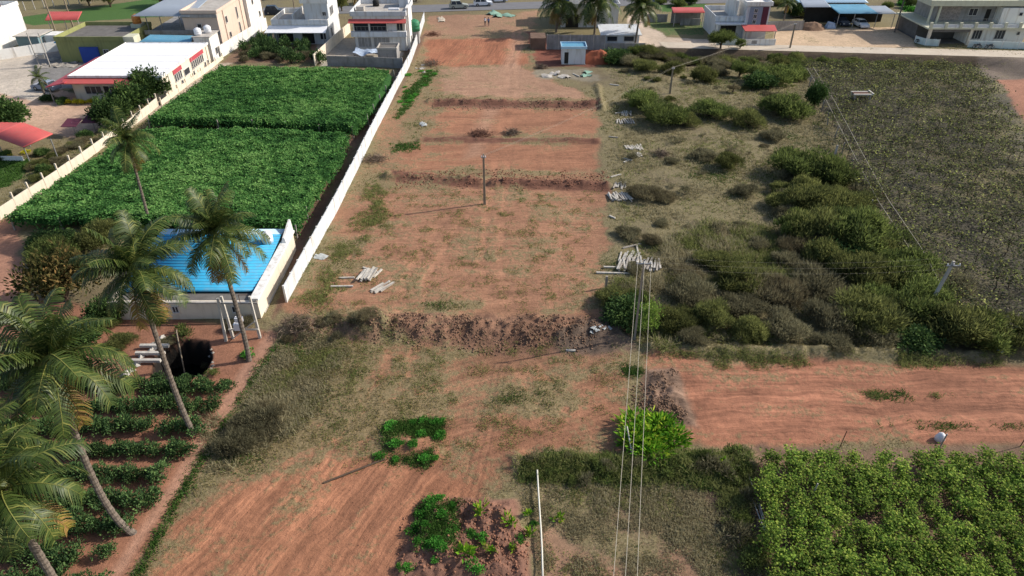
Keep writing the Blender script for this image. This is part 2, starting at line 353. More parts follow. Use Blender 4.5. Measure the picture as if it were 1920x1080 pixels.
paint([(800,75),(960,70),(1000,120),(800,125)],REDS,.0,edge=.8,warp=1)
paint([(960,120),(1060,160),(1110,185),(830,180),(820,130)],(.37,.21,.13),.2)
paint([(900,290),(1010,20),(985,20),(870,300)],(.40,.225,.14),.15,edge=1,warp=.6,a=.7)
paint([(800,30),(1000,25),(990,70),(800,72)],(.36,.20,.12),.3)
paint([(990,60),(1130,88),(1120,125),(1000,125)],(.22,.075,.045),.0)
# foreground
paint([(540,630),(1180,655),(1190,860),(960,900),(740,1120),(220,1120),(430,860)],(.31,.155,.084),.45,edge=1)
paint([(600,800),(1000,780),(1180,700),(1190,840),(950,890),(900,900),(600,880)],(.32,.148,.08),.34,edge=1.5,warp=2)
paint([(330,960),(470,900),(640,850),(960,880),(740,1120),(240,1120)],(.325,.14,.072),.10,edge=1.2,warp=1.5)
paint([(520,640),(700,650),(640,740),(560,800),(430,880),(470,720)],None,.72,edge=1.5)
paint([(1205,662),(1990,690),(1990,832),(1330,838),(1200,800)],(.345,.145,.08),.22,edge=.5,warp=.5)
paint([(725,590),(1120,600),(1150,650),(1080,665),(880,665),(730,630)],BRN,.15,edge=.6,warp=1)
paint([(540,600),(720,590),(720,640),(540,645)],(.20,.12,.075),.2,edge=.6,warp=1)
paint([(1130,600),(1200,600),(1200,660),(1060,668),(1040,640)],(.13,.09,.065),.1,edge=.6,warp=1)
for p_ in ([(735,322),(900,330),(895,352),(735,345)],[(925,335),(1140,338),(1140,358),(925,352)],[(810,185),(1125,190),(1125,205),(810,202)],[(790,256),(1125,260),(1125,270),(790,268)]):
    paint(p_,(.17,.075,.048),.15,edge=.5,warp=.7)  # terrace steps: shadow brown of their near faces painted into the soil
paint([(1205,690),(1270,688),(1315,805),(1200,800)],(.20,.125,.085),.0,edge=.3,warp=.4)
# plot in the near right
paint([(960,860),(1400,850),(1440,1100),(1000,1100)],(.25,.17,.10),.60,edge=.5)
paint([(1040,1040),(1300,1040),(1300,1100),(1020,1100),(1010,980),(1060,960)],(.33,.19,.115),.25,edge=1,warp=1.6)
paint([(1330,860),(1420,840),(1460,1100),(1380,1100)],(.12,.08,.055),.2,edge=.5)
paint([(800,935),(970,935),(1000,1100),(730,1100),(760,1020)],(.21,.105,.07),.0,edge=.3,warp=.5)
paint([(1410,840),(1990,835),(1990,1120),(1460,1120)],(.20,.125,.08),.1,edge=.3,warp=.3)
paint([(965,855),(1400,850),(1400,905),(965,905)],None,.95,.35,edge=.6)
# palm garden and path
paint([(-80,540),(520,625),(450,760),(380,880),(235,1100),(-200,1100)],(.30,.135,.078),.05,edge=.4,warp=.5)
paint([(505,620),(525,625),(440,770),(360,890),(270,1010),(215,1100),(200,1085),(330,890),(420,740)],(.40,.21,.135),.0,edge=.3,warp=.2)
paint([(525,632),(532,640),(470,735),(425,800),(345,935),(262,1100),(232,1100),(330,930),(415,790)],None,.5,.42,edge=.3,warp=.4)
paint([(0,400),(30,430),(40,560),(-60,560)],(.38,.19,.12),.0)
# green patches
for p_,wd in (([(790,130),(830,132),(800,165),(765,205),(745,222),(750,185),(775,160)],.6),([(700,800),(740,785),(830,790),(820,815),(750,825),(740,860),(700,845)],.8),([(745,860),(810,850),(805,868),(750,872)],.8),
             ([(735,270),(790,262),(790,280),(740,285)],.5),([(785,945),(860,945),(850,1000),(850,1040),(790,1040)],.5),([(1600,735),(1760,738),(1810,745),(1620,748)],.45),([(1570,790),(1990,795),(1990,808),(1600,806)],.3),
             ([(1350,682),(1460,686),(1460,696),(1350,692)],.3),([(1170,690),(1215,690),(1210,705),(1170,703)],.8)):
    paint(p_,None,None,wd,edge=1.0,warp=1.4)
# left compounds
paint([(-20,120),(130,170),(230,205),(190,270),(60,240),(-60,200),(-80,140)],(.50,.33,.225),.0,edge=.3,warp=.4)
paint([(-40,110),(60,100),(130,160),(60,190),(-60,160)],(.50,.43,.35),.0,edge=.3,warp=.4)
paint([(60,90),(250,90),(200,160),(60,170)],(.22,.21,.20),.0,edge=.3,warp=.3)
paint([(-40,295),(60,298),(40,345),(-40,360)],(.14,.16,.05),.1,.55,edge=.3,warp=.3)
paint([(0,355),(60,310),(190,240),(200,270),(20,400),(-20,420)],(.16,.13,.07),.7,.2)
paint([(405,130),(520,60),(512,90),(440,118)],(.36,.29,.21),.1,edge=.3,warp=.3)
paint([(250,240),(420,125),(435,118),(400,118),(240,225),(170,280)],(.42,.34,.26),.1,edge=.3,warp=.2)
paint([(20,35),(340,-10),(330,30),(160,40),(60,48)],(.06,.09,.03),.2,.95,edge=.5,warp=.3)
paint([(-20,-30),(300,-30),(200,-5),(60,20),(20,30)],(.17,.14,.075),.75)
paint([(590,75),(700,70),(760,100),(745,125),(600,125)],(.36,.32,.26),.0,edge=.2,warp=.1)
paint([(415,118),(600,118),(590,70),(450,85)],(.20,.12,.075),.2,edge=.3,warp=.3)
paint([(470,-30),(1010,-30),(1010,0),(800,10),(470,20)],(.19,.16,.10),.4)
paint([(745,130),(760,90),(800,60),(760,160),(650,320),(570,460),(540,560),(510,600),(560,430),(665,245)],(.16,.09,.06),.25,edge=.3,warp=.1)
paint([(1240,90),(1500,90),(1870,98),(1870,112),(1500,106),(1180,110)],(.10,.07,.045),.15,edge=.6,warp=.5)  # bank under the lane: brown earth with its shade painted in darker
# right compounds
paint([(1180,90),(1176,30),(1215,20),(1250,70),(1330,74),(1330,90)],(.56,.44,.33),.0,edge=.3,warp=.3)
paint([(1450,88),(1450,45),(1560,52),(1700,50),(1720,90)],(.52,.37,.235),.05,edge=.4,warp=.5)
paint([(1210,40),(1330,40),(1330,66),(1250,68),(1225,55)],(.16,.14,.07),.6,.5)
paint([(1215,-10),(1330,-20),(1330,20),(1235,25)],(.10,.13,.045),.3,.8)
paint([(1685,-30),(1730,-30),(1720,50),(1690,55)],(.14,.20,.05),.2,.9,edge=.3)
paint([(1870,140),(2000,130),(2050,260),(1930,250)],(.33,.15,.09),.0,edge=.4,warp=.6)
paint([(1830,100),(2000,110),(2000,140),(1870,140)],(.17,.13,.10),.1,edge=.4,warp=.6)
paint([(1000,130),(1100,130),(1120,150),(1010,150)],(.28,.24,.17),.3)
# streaks from scraping, tyres, ploughing
SU=np.zeros(len(x)); SV=np.zeros(len(x)); SA=np.zeros(len(x))
def streak(poly,ang,s,amp,edge=1.5):
    pl=PP(poly); m_=1-sst(-edge,edge,sdpoly(x,y,pl)+w1*3)
    ca,sa=math.cos(ang),math.sin(ang); u=x*ca+y*sa+w1*2; v=-x*sa+y*ca+w1*1.2
    n_=fbm(u/7,v,s*1.6,4,4.)-.5
    kk=m_>.5; SU[kk]=u[kk]; SV[kk]=v[kk]; SA[:]=np.maximum(SA,m_*amp)
    soil[:]*=(1+amp*n_*m_)[:,None]; grass[:]=grass+n_*m_*.75
    return n_*m_
zs=streak([(1200,662),(1990,690),(1990,832),(1200,820)],0.0,.55,1.1)*.12
zs+=streak([(560,600),(700,300),(1130,300),(1130,600)],0.05,.7,.7)*.06
zs+=streak([(540,640),(1180,660),(1190,860),(960,900),(430,860)],.35,.6,.8)*.06
zs+=streak([(240,1120),(330,930),(640,850),(950,880),(740,1120)],1.1,.6,.9)*.06
zs+=streak([(800,130),(1110,185),(1118,320),(750,320)],0.1,.7,.7)*.05
zs+=streak([(800,75),(1000,70),(1000,125),(800,125)],1.4,.8,.9)*.05
zs+=streak([(720,590),(1140,600),(1150,650),(730,640)],1.2,.8,.9)*.15
Z=Z+zs*2
# patchy colour and faint wheel ruts
soil*=(1+(big-.5)*.5)[:,None]*(1+w1*.35)[:,None]
grass+=(big-.5)*.6+w1*.75
for pts,ww in (([(905,1080),(980,900),(1010,760),(940,640),(900,500),(925,330),(950,180),(965,60)],.35),([(960,1080),(1035,900),(1060,760),(975,640),(935,500),(950,330),(968,180),(975,60)],.35),
               ([(330,1080),(500,900),(720,760),(960,700),(1200,740),(1600,745),(1990,760)],.4),([(450,1080),(600,950),(800,830),(1000,760),(1200,790),(1600,790),(1990,805)],.4),
               ([(600,880),(720,700),(760,520),(840,400)],.3),([(640,890),(770,700),(800,520),(870,400)],.3)):
    q=PP(pts); d=np.full(len(x),9e9)
    for a_,b_ in zip(q[:-1],q[1:]): d=np.minimum(d,sdseg(x,y,a_,b_))
    m_=(1-sst(ww*.6,ww*1.4,d+w2*.6))*(.5+.7*fbm(x,y,4,2,15.))
    soil*=(1+.07*m_)[:,None]; grass-=.16*m_; Z-=.02*m_
inw=1-sst(.05,.3,sdpoly(x,y,WELL)); soil[:]=soil*(1-inw[:,None])+np.array((.014,.012,.009))*inw[:,None]; grass*=1-inw; weed*=1-inw  # well sides painted near black, the pit's shade put into the soil colour
lum=soil.mean(1,keepdims=True); soil=(lum+(soil-lum)*.93)*.94; soil=np.clip(soil,.01,.9); grass=np.clip(grass,0,1.2); weed=np.clip(weed,0,1.1)
I=np.arange(nr*nc).reshape(nr,nc)
Q=np.stack([I[:-1,:-1],I[:-1,1:],I[1:,1:],I[1:,:-1]],-1).reshape(-1,4)
g=link('ground',npmesh('ground',np.stack([x,y,Z],1),Q,M['ground'],{'soil':soil,'grass':grass,'weed':weed,'strk':np.stack([SU,SV,SA],1)},True)); g['kind']='structure'
Gx,Gy,Gz,Gg,Gw=x,y,Z,grass,weed

def sheet(name,edgeA,edgeB,z,mat,n=40,kind='structure'):
    V=[];Qs=[]
    for i in range(n+1):
        t=i/n
        for E in (edgeA,edgeB):
            k=t*(len(E)-1); j=min(int(k),len(E)-2); f_=k-j
            px_=E[j][0]*(1-f_)+E[j+1][0]*f_; py_=E[j][1]*(1-f_)+E[j+1][1]*f_
            V.append((px_,py_,z))
    for i in range(n): Qs.append((2*i,2*i+2,2*i+3,2*i+1))
    o=link(name,npmesh(name,V,Qs,mat)); o['kind']=kind; return o
sheet('road',[(-57,157.2),(-20,160.2),(8,164),(60,171),(160,182)],[(-57,164.4),(-20,167.4),(8,171.2),(60,178.5),(160,190)],.07,M['asphalt'])
sheet('lane',[(28,131.6),(60,128.2),(95,124.6),(140,120)],[(28,135.6),(60,132.4),(95,129.2),(140,125)],.06,M['concroad'])

# ---------------------------------------------------------------- foliage builders
def unit(v): return v/np.maximum(np.linalg.norm(v,axis=-1,keepdims=True),1e-9)
def leafmesh(name,C,D,L,W,mat,rnd,side=None,fold=0.0):
    n=len(C); D=unit(D)
    if side is None: side=unit(np.cross(D,rng.normal(size=(n,3))))
    L=np.broadcast_to(np.asarray(L,float),(n,))[:,None]; W=np.broadcast_to(np.asarray(W,float),(n,))[:,None]
    a=C; c=C+D*L; mid=C+D*L*.45
    V=np.stack([a,mid+side*W*.5,c,mid-side*W*.5],1).reshape(-1,3)
    Qf=np.arange(4*n).reshape(-1,4)
    return npmesh(name,V,Qf,mat,{'rnd':np.repeat(rnd,4)})
def bush_cloud(r,h,nl,lumps=14,L=.28,up=.5,spread=.33,flat=0):
    """leaf centres and directions of an uneven bush: lumps of shoots in a half ellipsoid"""
    th=rng.random(lumps)*2*math.pi; rr=np.sqrt(rng.random(lumps))*.72*r
    lc=np.stack([rr*np.cos(th),rr*np.sin(th),h*(.25+.55*rng.random(lumps))*(1-.5*(rr/r)**2)],1)
    lc[0]=(0,0,h*.6); ls=r*spread*(.7+.6*rng.random(lumps))
    k=rng.integers(0,lumps,nl); v=unit(rng.normal(size=(nl,3))); v[:,2]=np.abs(v[:,2])*.9-.25; v=unit(v)
    rad=ls[k][:,None]*(.45+.75*rng.random((nl,1))**1.5)
    C=lc[k]+v*rad*np.array([1,1,h/r*1.1]); C[:,2]=np.maximum(C[:,2],.02)
    D=v+np.array([0,0,up])+rng.normal(size=(nl,3))*.35
    tone=np.clip(.5+.25*rng.normal(size=nl)+(rng.random(lumps)[k]-.5)*.5,0,1)
    return C,D,tone,lc
def stems(lc,mat,r0=.05,name='stem'):
    mb=MB()
    for c in lc[:9]:
        mb.tube([(0,0,-.1),(c[0]*.3,c[1]*.3,c[2]*.45),tuple(c)],[r0,r0*.7,r0*.3],4)
    return mb.mesh(name,mat)
BUSH={}
def bush_variants(kind,r,h,nl,L,W,nvar=3,**k):
    out=[]
    for i in range(nvar):
        C,D,t,lc=bush_cloud(r,h,nl,**k)
        n=len(C); me=leafmesh('foliage',C,D,L*(.7+.6*rng.random(n)),W*(.7+.6*rng.random(n)),FOL[kind],t)
        out.append((me,stems(lc,M['woodgrey'] if kind in('dry','grey') else M['wood'],.03+.02*r)))
    return out
BUSH['olive']=bush_variants('olive',2,1.5,10000,.27,.048,4,lumps=26,up=.7,spread=.26)
BUSH['green']=bush_variants('green',2,1.5,10000,.26,.055,4,lumps=26,up=.6,spread=.27)
BUSH['dry']=bush_variants('dry',2,1.0,7500,.34,.03,4,lumps=24,up=1.1,spread=.28)
BUSH['grey']=bush_variants('grey',2,1.1,8500,.30,.036,4,lumps=26,up=.9,spread=.27)
BUSH['tree']=bush_variants('tree',2,2.6,7500,.30,.15,3,lumps=30,up=.2)
BUSH['mango']=bush_variants('mango',2.6,3.2,6000,.30,.13,1,lumps=26,up=.1,spread=.28)
BUSH['weed']=bush_variants('weed',.6,.26,420,.13,.07,4,lumps=12,up=.3,spread=.24)
BUSH['smallweed']=BUSH['weed']
BUSH['lime']=bush_variants('lime',1.6,2.4,1100,.24,.13,1,lumps=16,up=.5)
BUSH['bright']=bush_variants('bright',1.6,1.1,2400,.40,.11,1,lumps=24,up=.8)
BUSH['brights']=bush_variants('bright',.4,.5,60,.34,.11,2,lumps=4,up=.9)
BUSH['yellow']=bush_variants('yellow',1,.8,900,.14,.10,2,lumps=10)
BUSH['mulb']=bush_variants('mulb',.85,.9,760,.17,.09,4,lumps=14,up=.5,spread=.36)
BUSH['tuft']=bush_variants('grey',.75,.5,420,.26,.03,3,lumps=7,up=1.2)
BUSH['greent']=bush_variants('green',.9,.7,620,.24,.06,3,lumps=9,up=.8)
BSIZE={'olive':2,'green':2,'dry':2,'grey':2,'tree':2,'mango':2.6,'weed':.6,'bright':1.6,'lime':1.6,'brights':.4,'yellow':1,'mulb':.85,'tuft':.75,'greent':.9}
def plant(name,kind,x_,y_,r,label,cat,group=None,zs_=1.0,z=None):
    v=random.choice(BUSH[kind]); s=r/BSIZE[kind]
    e=empty(name,(x_,y_,Tz(x_,y_) if z is None else z),label,cat,group,random.random()*6.3,(s*random.uniform(.82,1.22),s*random.uniform(.82,1.22),s*zs_*random.uniform(.85,1.25)))
    link('foliage',v[0],e); link('stem',v[1],e); return e

# ---------------------------------------------------------------- trellis crop on the left (flat green canopy)
def canopy(name,poly,zt,label):
    pl=PP(poly,zt); xs=[p[0] for p in pl]; yy=[p[1] for p in pl]
    nx,ny=150,130; gx,gy=np.meshgrid(np.linspace(min(xs)-1,max(xs)+1,nx),np.linspace(min(yy)-1,max(yy)+1,ny))
    d=sdpoly(gx,gy,pl)+(fbm(gx,gy,1.5,3,1.)-.5)*1.6
    zc=zt-.12+(fbm(gx,gy,.9,3,7.)-.5)*.55+(fbm(gx,gy,6,2,3.)-.5)*.3
    zc=zc-1.0*sst(-.5,.3,d)
    keep=(d<.25); Iq=np.arange(nx*ny).reshape(ny,nx)
    Qa=np.stack([Iq[:-1,:-1],Iq[:-1,1:],Iq[1:,1:],Iq[1:,:-1]],-1).reshape(-1,4)
    kk=(keep[:-1,:-1]&keep[:-1,1:]&keep[1:,1:]&keep[1:,:-1]).ravel(); Qa=Qa[kk]
    V=np.stack([gx.ravel(),gy.ravel(),zc.ravel()],1)
    e=empty(name,(0,0,0),label,'crop')
    o=link('vine_mat',npmesh('vine_mat',V,Qa,FOL['crop'],{'rnd':np.clip(.05+.2*rng.random(len(V)),0,1)},True),e)
    area=(max(xs)-min(xs))*(max(yy)-min(yy)); n=int(area*150)
    cx=rng.uniform(min(xs)-.7,max(xs)+.7,n); cy=rng.uniform(min(yy)-.7,max(yy)+.7,n)
    dd=sdpoly(cx,cy,pl)+(fbm(cx,cy,1.5,3,1.)-.5)*1.6; k=(dd<.3)&(cx<-19.9); cx,cy,dd=cx[k],cy[k],dd[k]; n=len(cx)
    cz=zt-.08+(fbm(cx,cy,.9,3,7.)-.5)*.6+(fbm(cx,cy,6,2,3.)-.5)*.3+rng.random(n)*.14-sst(-.3,.3,dd)*rng.random(n)*1.2
    D=rng.normal(size=(n,3)); D[:,2]=np.abs(D[:,2])*.3-.05; D[:,0]+=.3
    side=unit(np.cross(unit(D),np.array([0,0,1.])+rng.normal(size=(n,3))*.45))
    t=np.clip(.55+.2*rng.normal(size=n)+(fbm(cx,cy,.9,3,7.)-.5)*1.2+(fbm(cx,cy,6,3,13.)-.5)*1.0+(fbm(cx/5,cy,1.1,2,19.)-.5)*.4,0,1)
    o=link('vine_leaves',leafmesh('vine_leaves',np.stack([cx,cy,cz],1),D,.19+.14*rng.random(n),.12+.09*rng.random(n),FOL['crop'],t,side),e); o['kind']='stuff'
    # hanging shoots round the rim
    rim=[];pd=[]
    for i in range(len(pl)):
        a=np.array(pl[i]); b_=np.array(pl[(i+1)%len(pl)]); m_=int(np.hypot(*(b_-a))*34)
        q=a+(b_-a)*rng.random((m_,1))+rng.normal(size=(m_,2))*.28; rim.append(q)
    q=np.concatenate(rim); q=q[q[:,0]<-19.8]; n=len(q); zq=zt-rng.random(n)**1.4*1.25
    D=rng.normal(size=(n,3))*.6+np.array([0,0,-.9])
    o=link('hanging_shoots',leafmesh('hanging_shoots',np.column_stack([q,zq]),D,.35,.2,FOL['crop'],np.clip(.4+.25*rng.normal(size=n),0,1)),e); o['kind']='stuff'
    # posts below
    pm=MB().box(-.07,.07,-.07,.07,-.3,zt-.1).mesh('post',M['granited'])
    for i in range(len(pl)):
        a=pl[i]; b_=pl[(i+1)%len(pl)]; L_=math.dist(a,b_); m_=max(1,int(L_/4))
        for j in range(m_):
            px_=a[0]+(b_[0]-a[0])*j/m_; py_=a[1]+(b_[1]-a[1])*j/m_
            link('post',pm,e,(px_,py_,Tz(px_,py_)),(random.uniform(-.05,.05),random.uniform(-.05,.05),0))
canopy('trellis_crop',[(415,122),(738,131),(722,160),(688,212),(660,236),(472,224),(277,222)],1.7,'upper green trellis crop field with flat leafy canopy behind the narrow dark gap')
canopy('trellis_crop',[(262,242),(480,240),(650,251),(628,300),(590,350),(552,420),(440,412),(200,405),(15,402)],1.7,'larger lower green trellis crop field nearest the coconut palms')

# ---------------------------------------------------------------- walls
def panel_wall(name,pts,h,step,mat,mp,label,posth=.08,th=.05,pw=.07,hv=0.0,cat='wall'):
    e=empty(name,(pts[0][0],pts[0][1],0),label,cat); ox,oy=pts[0]
    cum=[0]; 
    for a,b in zip(pts[:-1],pts[1:]): cum.append(cum[-1]+math.dist(a,b))
    n=max(1,round(cum[-1]/step)); stp=cum[-1]/n
    def at(s):
        for i in range(len(pts)-1):
            if s<=cum[i+1]+1e-6:
                t=(s-cum[i])/(cum[i+1]-cum[i]); return (pts[i][0]+(pts[i+1][0]-pts[i][0])*t,pts[i][1]+(pts[i+1][1]-pts[i][1])*t)
        return pts[-1]
    pm=MB(); 
    pm.box(pw,stp-pw,-th,th,-.3,h)
    if h>1.3:
        for k in range(1,int(h/.45)+1):
            if k*.45<h-.1: pm.box(pw,stp-pw,-th-.012,th+.012,k*.45-.04-.0,k*.45-.015)
    pm=pm.mesh('panel',mat); qm=MB().box(-pw,pw,-pw-.01,pw+.01,-.3,h+posth).mesh('post',mp)
    for i in range(n+1):
        a=at(i*stp)
        if i<n:
            b=at((i+1)*stp); an=math.atan2(b[1]-a[1],b[0]-a[0])
            link('panel',pm,e,(a[0]-ox,a[1]-oy,random.uniform(-hv,hv)),(random.uniform(-.02,.02),0,an))
        link('post',qm,e,(a[0]-ox,a[1]-oy,random.uniform(-hv,hv)),(random.uniform(-.01,.01),random.uniform(-.01,.01),an))
    return e
panel_wall('compound_wall',[(-19.7,49.6),(-18.9,68.7),(-18.5,90),(-18.0,107),(-17.6,121),(-17.9,136),(-18.4,152)],1.75,2.1,M['bluewhite'],M['white'],'long white precast panel wall between the green field and red plots',hv=.03)
panel_wall('compound_wall',[(-54.6,60),(-53.2,75),(-52.4,90),(-52.3,100)],1.15,2.5,M['cream'],M['cream'],'low cream boundary wall with tall posts left of the green field',posth=.75,hv=.05)
panel_wall('compound_wall',[(-51.9,100.3),(-51.6,112),(-51.0,124)],.7,3,M['cream'],M['cream'],'low cream kerb wall beside the white roofed factory',posth=.5)
panel_wall('compound_wall',[(-51.6,125),(-50.5,137),(-49.6,146)],2.1,4,M['white'],M['white'],'tall white wall beside the tall beige building',posth=.02)
panel_wall('compound_wall',[(-33.9,120.4),(-33.3,130),(-32.2,143)],1.9,3.5,M['cream'],M['cream'],'cream wall between the two white houses',posth=.02)
panel_wall('compound_wall',[(-31.6,120.2),(-25,119.5),(-18.6,118.8)],1.7,1.7,M['greywall'],M['greywall'],'weathered grey slab wall at the head of the green field',posth=.04,hv=.04)
panel_wall('compound_wall',[(6.4,130.6),(17.0,130.2)],2.6,2.12,M['greywall'],M['conc'],'grey concrete panel wall behind the small pump hut',posth=.1)

# ---------------------------------------------------------------- buildings
def window(par,side,a,z,w_,h_,plane,bars=2,mat=None,fr=None,name='window'):
    """side 'f' faces -y at y=plane, a is x; side 'r' faces +x at x=plane, a is y"""
    mb=MB(); t=.08; fr=fr or M['frame']
    def bx(a0,a1,z0,z1,o0,o1):
        if side=='f': mb.box(a0,a1,plane-o1,plane-o0,z0,z1)
        else: mb.box(plane+o0,plane+o1,a0,a1,z0,z1)
    bx(a-w_/2-t,a-w_/2,z-t,z+h_+t,.0,.09); bx(a+w_/2,a+w_/2+t,z-t,z+h_+t,.0,.09)
    bx(a-w_/2,a+w_/2,z+h_,z+h_+t,.0,.09); bx(a-w_/2-t*.0,a+w_/2,z-t,z,.0,.14)
    for k in range(1,bars): 
        q=a-w_/2+w_*k/bars; bx(q-.03,q+.03,z,z+h_,.02,.07)
    o=mb.obj(name,fr,par); p=MB(); mb=p; bx(a-w_/2,a+w_/2,z,z+h_,.0,.03); 
    p.obj('pane',mat or M['glass'],o); return o
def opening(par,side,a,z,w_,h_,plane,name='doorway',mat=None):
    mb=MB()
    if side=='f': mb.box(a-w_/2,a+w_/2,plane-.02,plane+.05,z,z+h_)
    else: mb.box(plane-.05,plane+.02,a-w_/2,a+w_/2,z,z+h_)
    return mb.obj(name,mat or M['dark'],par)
def parapet(par,x0,x1,y0,y1,z0,z1,mat,t=.15,open_front=False,name='parapet'):
    mb=MB(); 
    if not open_front: mb.box(x0,x1,y0,y0+t,z0,z1)
    mb.box(x0,x1,y1-t,y1,z0,z1).box(x0,x0+t,y0+t,y1-t,z0,z1).box(x1-t,x1,y0+t,y1-t,z0,z1)
    return mb.obj(name,mat,par)
def corrugated(name,par,p00,p10,p11,p01,mat,n=30,amp=.04,t=.03):
    """sheet over four corners; ribs run from edge p00-p01 side (along v); waves along u"""
    p=[Vector(q) for q in (p00,p10,p11,p01)]; V=[];Qs=[]
    m=n*2
    for i in range(m+1):
        u=i/m; a=p[0].lerp(p[1],u); b=p[3].lerp(p[2],u); z=amp if i%2 else 0
        for q in (a,b): V.append((q.x,q.y,q.z+z))
    k=len(V)
    for v_ in list(V): V.append((v_[0],v_[1],v_[2]-t-amp))
    for i in range(m):
        Qs.append((2*i,2*i+2,2*i+3,2*i+1)); Qs.append((k+2*i+1,k+2*i+3,k+2*i+2,k+2*i))
        Qs.append((2*i,k+2*i,k+2*i+2,2*i+2)); Qs.append((2*i+1,2*i+3,k+2*i+3,k+2*i+1))
    Qs.append((0,1,k+1,k)); Qs.append((2*m,k+2*m,k+2*m+1,2*m+1))
    return link(name,npmesh(name,V,Qs,mat),par)
def watertank(x_,y_,z,r,h,mat,label,name='water_tank'):
    e=empty(name,(x_,y_,z),label,'water tank')
    pr=[(r,0),(r,h*.25),(r*1.03,h*.27),(r,h*.3),(r,h*.5),(r*1.03,h*.52),(r,h*.55),(r,h*.78),(r*.75,h*.93),(r*.4,h*.97)]
    mb=MB(); mb.tube([(0,0,q[1]) for q in pr],[q[0] for q in pr],16); mb.obj('body',mat,e,True)
    mb=MB(); mb.tube([(0,0,h*.96),(0,0,h*1.04)],[r*.36,r*.32],12); mb.obj('lid',mat,e)
    return e

# pump house with blue sheet roof
b=empty('pump_house',(-27,53,0),'cream pump house with blue corrugated roof beside the palms','building')
b.location=(0,0,0)
part('wall',M['cream'],b,-33.5,-21.2,47.2,47.45,-.4,1.75)
part('wall',M['cream'],b,-21.45,-21.2,47.45,58.6,-.4,1.95)
part('wall',M['cream'],b,-33.5,-21.45,58.35,58.6,-.4,2.3)
part('wall',M['cream'],b,-33.5,-33.25,47.45,58.35,-.4,2.0)
MB().box(-21.75,-21.05,47.1,58.7,1.95,2.15).obj('parapet',M['white'],b)
MB().hexa([(-21.6,56.2,2.15),(-21.15,56.2,2.15),(-21.15,58.7,2.15),(-21.6,58.7,2.15),(-21.5,56.4,2.6),(-21.3,56.4,2.6),(-21.2,58.6,3.4),(-21.4,58.6,3.4)]).obj('gable_end',M['white'],b)
part('ledge',M['conc'],b,-33.6,-21.1,46.95,47.15,1.75,1.88)
part('gutter',M['darkconc'],b,-33.0,-21.8,47.5,48.7,1.5,1.62)
ribm=plain('ribbed_blue_sheet',(.035,.33,.56),.5,.2,.5,dirt=(.14,.28,.38),dirts=.6); rib_shade(ribm,.425,48.7)
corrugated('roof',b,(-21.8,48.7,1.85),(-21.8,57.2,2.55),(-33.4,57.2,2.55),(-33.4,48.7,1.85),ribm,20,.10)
corrugated('rear_roof',b,(-21.8,57.2,2.56),(-21.8,58.4,2.45),(-33.4,58.4,2.45),(-33.4,57.2,2.56),M['palebluesheet'],5,.05)
for xx in (-23.2,-28.2,-29.0,-31.2):
    window(b,'f',xx,.75,.45,.55,47.2,2)
part('stain_ledge',M['conc'],b,-21.2,-21.1,48,57,.0,.12)
watertank(-22.7,55.9,2.45,.5,1.15,M['tank'],'white plastic water tank on the blue roof of the pump house')
# granite transformer frame in front of the pump house
e=empty('switch_box_stand',(-21.5,44.5,0),'tall granite post stand with switch boxes in front of the pump house','stand')
for dx in (-1.2,1.0): 
    mb=MB().hexa([(dx-.1,-.1,-.2),(dx+.1,-.1,-.2),(dx+.1,.1,-.2),(dx-.1,.1,-.2),(dx-.08,-.08,4.2),(dx+.08,-.08,4.2),(dx+.08,.08,4.2),(dx-.08,.08,4.2)]); mb.obj('post',M['granite'],e)
mb=MB().hexa([(-1.75,-.5,-.2),(-1.55,-.5,-.2),(-1.55,-.3,-.2),(-1.75,-.3,-.2),(-1.6,-.08,4.0),(-1.44,-.08,4.0),(-1.44,.08,4.0),(-1.6,.08,4.0)]); mb.obj('post',M['granite'],e)
MB().box(-1.3,1.1,-.2,-.1,1.0,1.12).obj('crossbar',M['granite'],e); MB().box(-1.3,1.1,-.2,-.1,3.6,3.7).obj('crossbar',M['steel'],e)
MB().tube([(-1.2,-.15,.1),(1.0,-.15,1.9)],.05,4).obj('brace',M['granite'],e)
bo=MB().box(-.7,0,-.45,-.1,1.15,1.75).obj('switch_box',M['tank'],e)
MB().box(-.45,.15,-.5,-.15,2.0,2.4).obj('switch_box',M['tank'],e)
MB().tube([(.2,-.1,3.7),(.2,-.1,4.4),(.9,-.1,4.4)],.03,5).obj('bracket',M['rust'],e)

# factory with white flat roof
b=empty('factory_building',(0,0,0),'long low cream factory with big white flat roof and red trim','building')
X0,X1,Y0,Y1,Zr=-65.6,-51.9,102.6,121.0,3.5
part('wall',M['cream'],b,X0,X1,Y0,Y1,-.3,Zr-.05)
parapet(b,X0-.15,X1+.15,Y0-.15,Y1+.15,Zr-.1,Zr+.22,M['white'])
part('roof',M['roofwhite'],b,X0-.05,X1+.05,Y0-.05,Y1+.05,Zr-.05,Zr+.1)
for k in range(1,5):
    yy=Y0+(Y1-Y0)*k/5; part('roof_seam',M['conc'],b,X0+.3,X1-.3,yy-.03,yy+.03,Zr+.1,Zr+.12)
MB().slab((-68.6,101.0,2.5),(-65.65,101.0,3.15),(-65.65,116,3.35),(-68.6,116,2.6),.12).obj('side_awning',M['redtrim'],b)
MB().slab((-66.3,101.2,2.95),(-57.5,101.2,2.95),(-57.5,102.55,3.35),(-66.3,102.55,3.35),.12).obj('front_awning',M['redsheet'],b)
MB().slab((-57.4,99.0,2.9),(-55.6,99.6,2.9),(-54.6,102.55,3.3),(-57.4,102.55,3.3),.12).obj('entrance_awning',M['redsheet'],b)
for xx in (-62.6,-58.9): window(b,'f',xx,1.0,2.4,1.1,Y0,3)
opening(b,'f',-60.6,0,.9,2.1,Y0,'door')
window(b,'r',111.0,1.35,2.0,.9,X1,1); 
